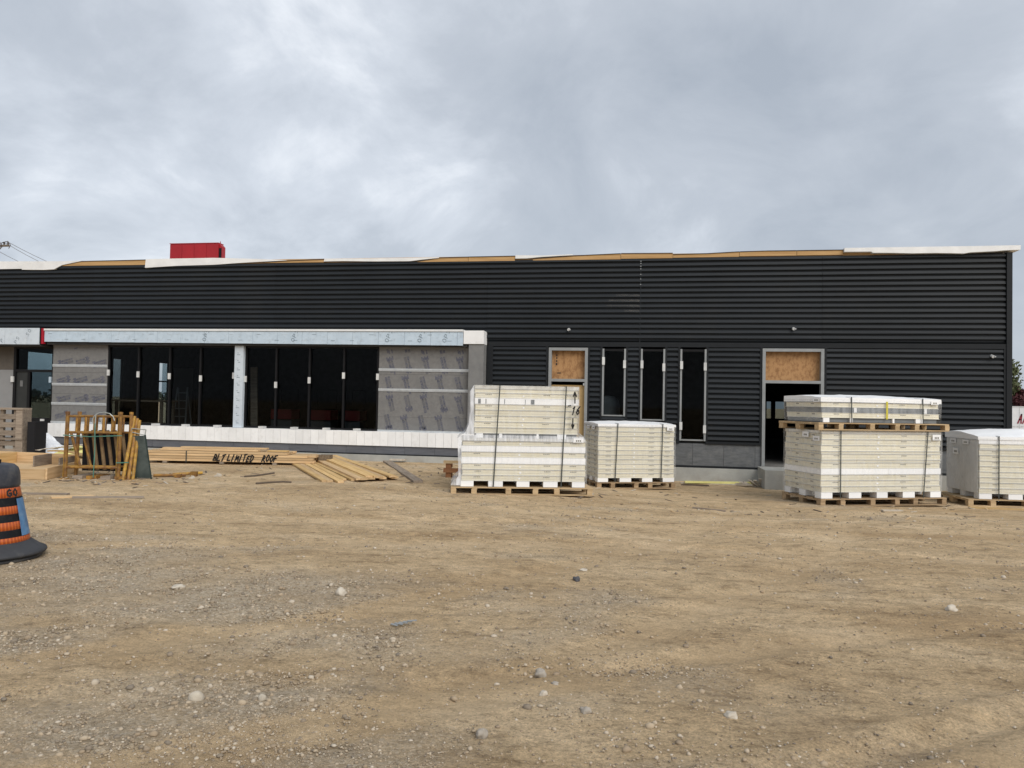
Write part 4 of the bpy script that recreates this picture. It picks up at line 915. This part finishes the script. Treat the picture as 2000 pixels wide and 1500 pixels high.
# ------------------------------------------------------------------ things at the far left
pc = thing("pallet_stack", "stack of weathered grey pallets on their sides at the left edge", "pallet stack", (-17.36, -2.40, gh(-17, -2.2)-0.02), R(6))
def side_crate(z0, h_):
    for zz in np.arange(z0+0.06, z0+h_-0.12, 0.215): box("slat", 0.0, 1.25, 0.0, 0.025, zz, zz+0.135, woodold, pc)
    for a in (0.0, 0.62, 1.0): box("batten", a, a+0.09, 0.026, 0.12, z0, z0+h_-0.02, woodold, pc)
    box("side_board", 1.10, 1.27, -0.03, 0.0, z0, z0+h_-0.02, woodold, pc)
    box("side_board", 1.27, 1.295, -0.03, 0.30, z0, z0+h_-0.02, woodold, pc)
    box("top_rail", -0.1, 1.30, -0.05, 0.30, z0+h_-0.02, z0+h_+0.03, woodold, pc)
side_crate(0.0, 0.45); side_crate(0.48, 0.76)
o = box("black_box", -15.92, -15.70, -2.3, -1.9, gh(-16, -2)-0.05, 0.92, blackpl); tag(o, "black upright plastic box beside the weathered pallet stack", "box")
cz = gz(-11.8, -6.3)
cb = thing("wooden_box", "open low wooden box with dividers lying left of the scaffold frames", "box", (-11.33, -6.93, cz), R(0))
def board2(name, p0, p1, z0, z1, th, mat): 
    d = Vector((p1[0]-p0[0], p1[1]-p0[1])); a_ = math.atan2(d.y, d.x)
    o = MB().box(0, d.length, -th/2, th/2, z0, z1, mat).build(name, cb, loc=(p0[0], p0[1], 0), rot=(0, 0, a_)); return o
board2("front_board", (-1.35, -0.15), (0, 0), 0.0, 0.20, 0.035, wood)
board2("side_board", (0.02, 0.0), (-0.62, 1.62), 0.0, 0.22, 0.035, wood)
board2("back_board", (-2.9, 1.9), (-0.65, 1.65), 0.0, 0.36, 0.035, wood)
board2("side_board", (-1.35, -0.13), (-2.8, 1.85), 0.0, 0.25, 0.035, wood)
MB().quad([(-1.33, -0.12, 0.13), (-0.02, 0.03, 0.13), (-0.62, 1.6, 0.13), (-2.75, 1.8, 0.13)], wood).build("floor_board", cb)
board2("divider", (-1.15, 1.0), (-1.35, 1.72), 0.13, 0.36, 0.03, woodold); board2("divider", (-0.55, 1.0), (-0.72, 1.62), 0.13, 0.33, 0.03, woodold); board2("divider", (-2.2, 1.1), (-2.3, 1.8), 0.13, 0.36, 0.03, woodyellow)
arc = MB(); pts = [(-1.15+q*0.16, 1.45+0.02*q, 0.46-0.004*(q-1.0)**2*1.6) for q in range(8)]
for a, b2 in zip(pts[:-1], pts[1:]): arc.quad([(a[0], a[1]-0.09, a[2]), (b2[0], b2[1]-0.09, b2[2]), (b2[0], b2[1]+0.05, b2[2]), (a[0], a[1]+0.05, a[2])], osbpale); arc.quad([(a[0], a[1]-0.09, a[2]-0.03), (b2[0], b2[1]-0.09, b2[2]-0.03), (b2[0], b2[1]-0.09, b2[2]), (a[0], a[1]-0.09, a[2])], osbpale)
arc.build("bent_strip", cb)
def drape(name, pts, mat, label, cat):
    mb = MB(); n_ = 9; k = mb.mi(mat)
    (a, b2, c, d) = [Vector(p) for p in pts]
    for j in range(n_+1):
        for i in range(n_+1):
            s_, t2 = i/n_, j/n_
            p = (a*(1-s_)+b2*s_)*(1-t2)+(d*(1-s_)+c*s_)*t2
            p = p+Vector((0, 0, 0.05*noise.noise(Vector((i*0.8+p.x, j*0.8, 1)))))+Vector((0, 0.06*noise.noise(Vector((i*0.6, j*0.9, 5))), 0))
            mb.v.append(tuple(p))
    for j in range(n_):
        for i in range(n_):
            q = j*(n_+1)+i; mb.f.append((q, q+1, q+n_+2, q+n_+1)); mb.m.append(k)
    o = mb.build(name); md = o.modifiers.new("thick", 'SOLIDIFY'); md.thickness = 0.006
    return tag(o, label, cat)
g1 = gh(-15.5, -2)
drape("white_tarp", [(-16.5, -1.55, g1+0.02), (-15.0, -1.7, g1+0.02), (-15.75, -1.15, g1+0.16), (-16.42, -1.05, g1+0.56)], tarpm, "crumpled white tarp slumped between the black box and the wall", "tarp")
drape("yellow_sheet", [(-14.9, -2.75, g1+0.06), (-13.8, -2.7, g1+0.10), (-13.8, -2.1, g1+0.30), (-14.7, -2.0, g1+0.25)], yellowm, "pale yellow insulation sheet behind the wooden box", "insulation sheet")
drape("white_sheet", [(-15.5, -2.5, g1+0.16), (-14.3, -2.6, g1+0.32), (-14.0, -2.3, g1+0.36), (-15.2, -2.1, g1+0.22)], stonewhite, "thin pale sheet bent over the yellow insulation sheet", "sheet")
rp = thing("timber_cribbing", "reddish wood blocks peeking out behind the tall stack's left side", "wood blocks", (-4.34, -3.55, gh(-4.5, -3.5)-0.04), R(10))
for q, z_ in enumerate((0.0, 0.20)):
    box("block", 0.05, 0.17, 0, 0.5, z_+0.03, z_+0.14, woodred, rp); box("block", 0.5, 0.62, 0, 0.5, z_+0.03, z_+0.14, woodred, rp); box("rail", 0.0, 0.9, -0.02, 0.1, z_+0.14, z_+0.20, palletwood if q else woodred, rp); box("rail", 0.0, 0.9, 0, 0.1, z_, z_+0.03, woodred, rp)

# ------------------------------------------------------------------ traffic barrel
br = thing("traffic_barrel", "black traffic barrel with orange reflective bands and a blue sticker at the left edge", "traffic barrel", (-6.42, -13.31, gz(-6.42, -13.31)-0.005))
orange = bpy.data.materials.new("orange_reflective"); orange.use_nodes = True
t = orange.node_tree; n = t.nodes; l = t.links; b = n["Principled BSDF"]; b.inputs["Roughness"].default_value = 0.4
c_ = n.new("ShaderNodeTexCoord"); sp = n.new("ShaderNodeSeparateXYZ"); l.new(c_.outputs["Object"], sp.inputs[0])
at2 = n.new("ShaderNodeMath"); at2.operation = 'ARCTAN2'; l.new(sp.outputs[1], at2.inputs[0]); l.new(sp.outputs[0], at2.inputs[1])
ml = n.new("ShaderNodeMath"); ml.operation = 'MULTIPLY'; ml.inputs[1].default_value = 62; l.new(at2.outputs[0], ml.inputs[0])
sn = n.new("ShaderNodeMath"); sn.operation = 'SINE'; l.new(ml.outputs[0], sn.inputs[0])
rr_ = n.new("ShaderNodeValToRGB"); l.new(sn.outputs[0], rr_.inputs[0]); rr_.color_ramp.elements[0].position = 0.2; rr_.color_ramp.elements[0].color = (0.34, 0.060, 0.010, 1); rr_.color_ramp.elements[1].position = 0.75; rr_.color_ramp.elements[1].color = (0.52, 0.120, 0.018, 1)
l.new(rr_.outputs[0], b.inputs["Base Color"])
def brad(z): return 0.245+(0.365-0.245)*(0.76-z)/0.61
MB().lathe([(brad(z)-0.006, z) for z in np.linspace(0.12, 0.715, 12)]+[(0.256, 0.72), (0.258, 0.74), (0.256, 0.80), (0.250, 0.855), (0.236, 0.900), (0.200, 0.933), (0.12, 0.947), (0.0, 0.950)], 56, barrelblack).build("body", br, smooth=True)
for z0, z1 in ((0.175, 0.230), (0.303, 0.380), (0.455, 0.532), (0.615, 0.708)):
    MB().lathe([(brad(z0)-0.005, z0), (brad(z0), z0+0.003), (brad(z1), z1-0.003), (brad(z1)-0.005, z1)], 72, orange).build("orange_band", br, smooth=True)
for z0, z1 in ((0.233, 0.300), (0.383, 0.452), (0.535, 0.612)):
    MB().lathe([(brad(z0)-0.003, z0), (brad(z1)-0.003, z1)], 64, barrelband).build("black_band", br, smooth=True)
av_ = math.atan2(-20+13.31, 0+6.42)         # direction from the barrel to the viewer
MB().lathe([(brad(z)+0.004, z) for z in np.linspace(0.235, 0.60, 6)], 14, bluewrap, av_+R(52), av_+R(108)).build("blue_sticker", br, smooth=True)
bw_ = MB()
strokes(bw_, "GO", lambda a, b2: ((brad(0.628+b2)+0.003)*math.cos(av_+R(32)+a/0.26), (brad(0.628+b2)+0.003)*math.sin(av_+R(32)+a/0.26), 0.628+b2), 0.066, 0.070, 0.018, marker)
bw_.build("lettering", br)
MB().lathe([(0.36, 0.180), (0.40, 0.150), (0.46, 0.105), (0.505, 0.085), (0.512, 0.065), (0.50, 0.050), (0.42, 0.044)], 48, rubber).build("base_ring", br, smooth=True)
MB().lathe([(0.30, 0.055), (0.46, 0.046), (0.475, 0.025), (0.46, 0.0), (0.0, 0.0)], 48, rubber).build("base_ring", br, smooth=True)
MB().box(-0.10, 0.10, -0.022, 0.022, 0.962, 0.985, barrelband).box(-0.10, -0.07, -0.02, 0.02, 0.92, 0.962, barrelband).box(0.07, 0.10, -0.02, 0.02, 0.92, 0.962, barrelband).build("handle", br)

# ------------------------------------------------------------------ stones and loose gravel
def ico(seed, flat=0.7):
    rs = np.random.default_rng(seed)
    p = (1+5**0.5)/2
    v = np.array([(-1,p,0),(1,p,0),(-1,-p,0),(1,-p,0),(0,-1,p),(0,1,p),(0,-1,-p),(0,1,-p),(p,0,-1),(p,0,1),(-p,0,-1),(-p,0,1)], float); v /= np.linalg.norm(v[0])
    fc = [(0,11,5),(0,5,1),(0,1,7),(0,7,10),(0,10,11),(1,5,9),(5,11,4),(11,10,2),(10,7,6),(7,1,8),(3,9,4),(3,4,2),(3,2,6),(3,6,8),(3,8,9),(4,9,5),(2,4,11),(6,2,10),(8,6,7),(9,8,1)]
    return v, fc
IV, IF = ico(0)
def stone(x, y, s, mat, label, flat=0.75, seed=0, rough=0.22):
    rs = np.random.default_rng(seed+100)
    vs_, fs_ = [tuple(q) for q in IV], list(IF)
    for _ in range(2):
        cache = {}; nf = []
        vs_ = [Vector(q).normalized() for q in vs_]
        def mid(a, b2):
            k = (min(a, b2), max(a, b2))
            if k not in cache: vs_.append(((vs_[a]+vs_[b2])/2).normalized()); cache[k] = len(vs_)-1
            return cache[k]
        for a, b2, c in fs_:
            ab, bc, ca = mid(a, b2), mid(b2, c), mid(c, a); nf += [(a, ab, ca), (b2, bc, ab), (c, ca, bc), (ab, bc, ca)]
        fs_ = nf
    out = []
    for q in vs_:
        rr = 1+rough*2*noise.noise(q*1.3+Vector((seed*3.1, 0, 0)))+rough*noise.noise(q*3+Vector((0, seed*2.3, 0)))
        out.append((q.x*rr*s, q.y*rr*s*0.85, q.z*rr*s*flat))
    me = bpy.data.meshes.new("stone"); me.from_pydata(out, [], fs_); me.materials.append(mat)
    me.polygons.foreach_set("use_smooth", [True]*len(fs_))
    o = link("stone", me, None, (x, y, gz(x, y)+s*flat*0.30), (0, 0, seed*1.7)); return tag(o, label, "stone", "loose stones in the foreground")
stone(-0.61, -15.22, 0.042, stonegrey, "largest grey fist-sized stone in the centre foreground", 0.85, 1)
stone(-0.55, -15.56, 0.025, stonewhite, "small white stone just below the largest grey stone", 0.8, 2)
stone(-0.50, -15.40, 0.026, stonegrey, "greyish flat stone between the largest stone and the small white stone", 0.5, 3)
stone(-2.38, -16.13, 0.042, stonem, "round smooth pale boulder-like stone in the left foreground", 0.95, 4, 0.05)
stone(-2.02, -16.08, 0.026, stonem, "smaller round pale stone right of the round smooth stone", 0.9, 5, 0.07)
stone(0.48, -15.70, 0.042, stonewhite, "flat pale stone alone in the right foreground", 0.5, 6)
stone(-0.60, -12.80, 0.036, stonedark, "dark angular lump below the bright white scrap in mid dirt", 0.8, 7)
stone(-0.57, -12.36, 0.045, stonewhite, "bright white flat scrap stone in the middle of the dirt", 0.35, 8)
stone(-0.29, -15.80, 0.030, stonegrey, "brownish square stone right of the small white stone", 0.7, 9)
stone(-0.77, -16.22, 0.032, stonegrey, "upright grey stone near the bottom centre of the picture", 0.9, 10)
stone(2.50, -13.15, 0.045, stonewhite, "lone pale stone at far right of the dirt", 0.7, 11)
stone(-2.52, -13.75, 0.052, stonewhite, "pale triangular stone in the left gravel", 0.8, 12, 0.2)
stone(-5.02, -14.72, 0.065, stonewhite, "long flat white stone in the gravel below the barrel", 0.35, 13)
stone(-3.95, -13.9, 0.06, stonewhite, "thin white flake of stone right of the barrel base", 0.3, 14)
stone(-5.1, -15.32, 0.05, stonem, "pale stone at the left edge in dark gravel", 0.5, 15)
stone(-0.1, -16.55, 0.035, stonegrey, "small grey stone at the edge of the bottom gravel patch", 0.7, 16)
fo = MB()
for q in range(5): fo.box(-0.035, 0.035, -0.008, 0.008, 0.0, 0.003, galvdull, Matrix.Translation((0.03*q-0.05, 0.012*q, 0.006*q)) @ Matrix.Rotation(-0.5+0.25*q, 4, 'Z') @ Matrix.Rotation(0.3, 4, 'X'))
o = fo.build("foil_scrap", loc=(-1.75, -14.50, gz(-1.75, -14.5)+0.012)); tag(o, "shiny twisted metal foil scrap in the centre-left gravel", "scrap")
cp = MB()
for q in range(6): cp.box(-0.16, 0.16, -0.05, 0.05, 0.0, 0.03, stonewhite, Matrix.Translation((0.09*q-0.2, 0.02*(q % 3), 0.02*(q % 2))) @ Matrix.Rotation(-0.6+0.35*q, 4, 'Z') @ Matrix.Rotation(0.2*q, 4, 'Y'))
o = cp.build("plastic_scrap", loc=(2.55, -0.75, gz(2.5, -0.7)+0.04)); tag(o, "crumpled white plastic beside the concrete step", "scrap")

scr = MB()
for q in range(260):
    if q % 3 == 0: x_, y_ = random.uniform(-9.5, -3.5), random.uniform(-6.2, -1.2)
    elif q % 3 == 1: x_, y_ = random.uniform(-11.5, -8.5), random.uniform(-7.6, -5.0)
    else: x_, y_ = random.uniform(-1.5, 6.5), random.uniform(-7.0, -2.6)
    ln = random.uniform(0.02, 0.11); an = random.random()*3.14
    scr.box(-ln, ln, -random.uniform(0.006, 0.022), 0.012, 0, 0.010, random.choice((wood, woodold, woodold, twig, stonewhite, twig)), Matrix.Translation((x_, y_, gz(x_, y_)+0.004)) @ Matrix.Rotation(an, 4, 'Z') @ Matrix.Rotation(random.uniform(-.25, .25), 4, 'Y'))
tag(scr.build("wood_scraps"), "tiny wood chips and splinters littering the dirt near lumber and pallets", "wood scraps", kind="stuff")
# gravel: thousands of small stones, one mass
pv = []; NP = 0
allv = []; allf = []
IVn = IV.copy(); IFn = np.array(IF)
cnt = 0; tries = 0
CL = [(-2.74, -16.03), (-2.41, -15.79), (-2.23, -15.75), (-2.0, -15.7), (-1.75, -15.52), (-1.78, -14.95), (-1.75, -14.76), (-3.94, -15.53), (-4.17, -15.45), (-3.87, -13.19), (-2.3, -14.9), (-2.2, -16.64), (-1.97, -16.62), (-1.86, -16.54), (0.1, -16.06), (-0.02, -16.23), (-0.23, -15.06), (-0.56, -15.04), (-2.06, -15.71), (0.61, -16.12), (-3.87, -15.21)]
while cnt < 52000 and tries < 330000:
    tries += 1
    dist = 2.3*math.exp(random.random()*math.log(15/2.3)); a_ = yaw+R(random.uniform(-40, 40))
    x_, y_ = -math.sin(a_)*dist, -20+math.cos(a_)*dist
    if y_ > -5.2 or (x_+6.42)**2+(y_+13.31)**2 < 0.24: continue
    incl = tries <= 900
    if incl:
        cx_, cy_ = CL[tries % len(CL)]; x_, y_ = cx_+random.gauss(0, 0.22), cy_+random.gauss(0, 0.10); dist = math.hypot(x_, y_+20)
    gvl = gravel(x_, y_)
    if not incl and random.random() > 0.10+1.5*gvl**1.6: continue
    s_ = 0.0040*(dist/4.5)**0.62*math.exp(random.gauss(0, 0.55))
    if random.random() < 0.02: s_ *= 2.0
    if random.random() < 0.012*gvl*3: s_ *= 1.9
    if incl: s_ = max(s_, 0.005)*1.7
    s_ = min(s_, 0.028)
    sh = IVn*(1+rng.normal(0, 0.17, IVn.shape)); sh = sh*np.array([1.0, random.uniform(0.6, 1.0), random.uniform(0.4, 0.8)])*s_
    an = random.random()*6.28; ca, sa = math.cos(an), math.sin(an)
    sh = np.stack([sh[:, 0]*ca-sh[:, 1]*sa+x_, sh[:, 0]*sa+sh[:, 1]*ca+y_, sh[:, 2]+gz(x_, y_)+s_*0.18], 1)
    allv.append(sh); allf.append(IFn+cnt*12); cnt += 1
V_ = np.concatenate(allv); F_ = np.concatenate(allf)
pme = bpy.data.meshes.new("gravel"); pme.vertices.add(len(V_)); pme.vertices.foreach_set("co", V_.ravel())
pme.loops.add(len(F_)*3); pme.loops.foreach_set("vertex_index", F_.ravel()); pme.polygons.add(len(F_)); pme.polygons.foreach_set("loop_start", np.arange(0, len(F_)*3, 3)); pme.update(calc_edges=True)
pmm = bpy.data.materials.new("gravel_stones"); pmm.use_nodes = True
t = pmm.node_tree; n = t.nodes; l = t.links; b = n["Principled BSDF"]; b.inputs["Roughness"].default_value = 0.92; b.inputs["Specular IOR Level"].default_value = 0.2
ge = n.new("ShaderNodeNewGeometry"); rr_ = n.new("ShaderNodeValToRGB"); l.new(ge.outputs["Random Per Island"], rr_.inputs[0])
el = rr_.color_ramp.elements; el[0].color = (0.20, 0.17, 0.135, 1); el[1].color = (0.52, 0.455, 0.365, 1)
for p_, c in ((0.35, (0.32, 0.245, 0.165)), (0.7, (0.42, 0.335, 0.235)), (0.9, (0.46, 0.39, 0.30))):
    k = el.new(p_); k.color = (*c, 1)
l.new(rr_.outputs[0], b.inputs["Base Color"]); pme.materials.append(pmm)
gro = link("gravel", pme); tag(gro, "small loose grey and beige stones scattered over the dirt", "gravel", kind="stuff")

# ------------------------------------------------------------------ beyond the building
def crown(mb, c, rx, rz, nleaf, size, mat, rs):
    k = mb.mi(mat)
    lob = [(rs.normal(0, 0.45, 3)*np.array([rx, rx, rz])+np.array(c), rs.uniform(0.35, 0.6)) for _ in range(9)]
    for _ in range(nleaf):
        ce, rr = lob[rs.integers(len(lob))]
        d = rs.normal(0, 1, 3); d /= np.linalg.norm(d); p = ce+d*np.array([rx, rx, rz])*rr*rs.uniform(0.6, 1.05)
        a = rs.normal(0, 1, 3); a /= np.linalg.norm(a); b2 = np.cross(a, rs.normal(0, 1, 3)); b2 /= np.linalg.norm(b2)+1e-9
        s_ = size*rs.uniform(0.6, 1.3); i = len(mb.v)
        mb.v += [tuple(p-a*s_), tuple(p+b2*s_*0.5), tuple(p+a*s_), tuple(p-b2*s_*0.5)]; mb.f.append((i, i+1, i+2, i+3)); mb.m.append(k)
def tree(x, y, h, rx, mat, label, seed):
    rs = np.random.default_rng(seed); t_ = thing("tree", label, "tree", (x, y, g0(x, y)))
    tb = MB().tube((0, 0, 0), (0.1, 0, h*0.55), 0.16, trunkm, 8, 0.09)
    for q in range(5):
        a = q*1.3; tb.tube((0.08, 0, h*(0.35+0.05*q)), (math.cos(a)*rx*0.6, math.sin(a)*rx*0.6, h*(0.6+0.05*q)), 0.06, trunkm, 6, 0.02)
    tb.build("trunk", t_)
    cb_ = MB(); crown(cb_, (0, 0, h*0.60), rx, h*0.36, 5200, 0.12, mat, rs); cb_.build("crown", t_)
tree(22.3, 33, 4.9, 1.6, leafg, "green leafy tree just right of the building's dark corner", 1)
tree(23.5, 32.8, 3.2, 0.9, leafr, "dark red leafed tree above the white trailer", 2)
tk = thing("white_trailer", "white box trailer with dark red lettering behind the building's right corner", "trailer", (21.0, 30, g0(21, 30)))
MB().box(0, 7.5, 0, 2.2, 0.62, 2.22, truckw).build("box_body", tk); MB().box(-0.02, 7.52, -0.02, 2.22, 2.22, 2.28, galv).build("top_rail", tk); MB().box(0.0, 7.5, -0.015, 0.0, 0.62, 0.69, galv).build("bottom_rail", tk)
for q in range(7): box("side_post", 0.9+q*1.05, 0.93+q*1.05, -0.012, 0.0, 0.69, 2.22, galv, tk)
for a in (1.4, 2.5, 6.2):
    w_ = MB().tube((a, 0.05, 0.5), (a, 0.35, 0.5), 0.5, tyrem, 20).build("wheel", tk); MB().tube((a, 0.03, 0.5), (a, 0.06, 0.5), 0.25, galv, 14).build("rim", w_)
tx_ = MB(); strokes(tx_, "AA", lambda a, b2: (0.82+a, -0.02, 1.28+b2), 0.52, 0.27, 0.075, redink, slant=0.22, jitter=0.0)
for q in range(9): tx_.quad([(0.1+q*0.22, -0.02, 1.06), (0.26+q*0.22, -0.02, 1.06), (0.26+q*0.22, -0.02, 1.10), (0.1+q*0.22, -0.02, 1.10)], galv)
tx_.build("lettering", tk)
up = thing("utility_pole", "wooden utility pole with crossarm and insulators at the left edge of the sky", "utility pole", (-48.6, 30, g0(-48, 30)))
MB().tube((0, 0, 0), (0, 0, 13.6), 0.17, polem, 12, 0.12).build("pole", up)
MB().box(-1.5, 1.5, -0.07, 0.07, 12.62, 12.76, polem).build("crossarm", up); MB().tube((0.0, 0.1, 11.9), (0.95, 0.0, 12.62), 0.03, polem, 6).build("brace", up)
for a in (-1.4, -0.7, 0.7, 1.1, 1.45): MB().tube((a, 0, 12.76), (a, 0, 12.98), 0.05, porc, 8).tube((a, 0, 12.86), (a, 0, 12.92), 0.09, porc, 10).build("insulator", up)
MB().path([(0.8, -0.1, 12.4), (1.0, -0.1, 12.9), (1.5, -0.1, 13.0), (1.75, -0.1, 12.7), (1.6, -0.1, 12.45)], 0.025, porc).build("jumper", up)
wr_ = MB()
for (a, za, xb, zb2) in ((1.45, 12.95, -19.0, 18.6-0.9), (1.1, 12.95, -21.0, 17.6), (-0.7, 12.95, -23.0, 17.2)):
    prev = None
    for q in range(15):
        t2 = q/14; p = (a+(xb-a+0.0)*t2, 40*t2, za+(zb2-za)*t2*0.78-2.2*t2*(1-t2)*1.4)
        if prev: wr_.tube(prev, p, 0.018, porc, 5)
        prev = p
wr_.build("wires", up)
tl = MB(); rs = np.random.default_rng(5)
for q in range(120):
    a = R(rs.uniform(60, 215)); d = rs.uniform(150, 230); x_, y_ = math.cos(a)*d, math.sin(a)*d*0.9
    if y_ < 25: y_ = 25+rs.uniform(0, 60); x_ = -d
    crown(tl, (x_, y_, rs.uniform(0.6, 1.6)), rs.uniform(2.5, 6), rs.uniform(1.0, 2.4), 160, 0.55, leafd, rs)
o = tl.build("treeline"); tag(o, "distant low treeline along the horizon", "treeline", kind="stuff")
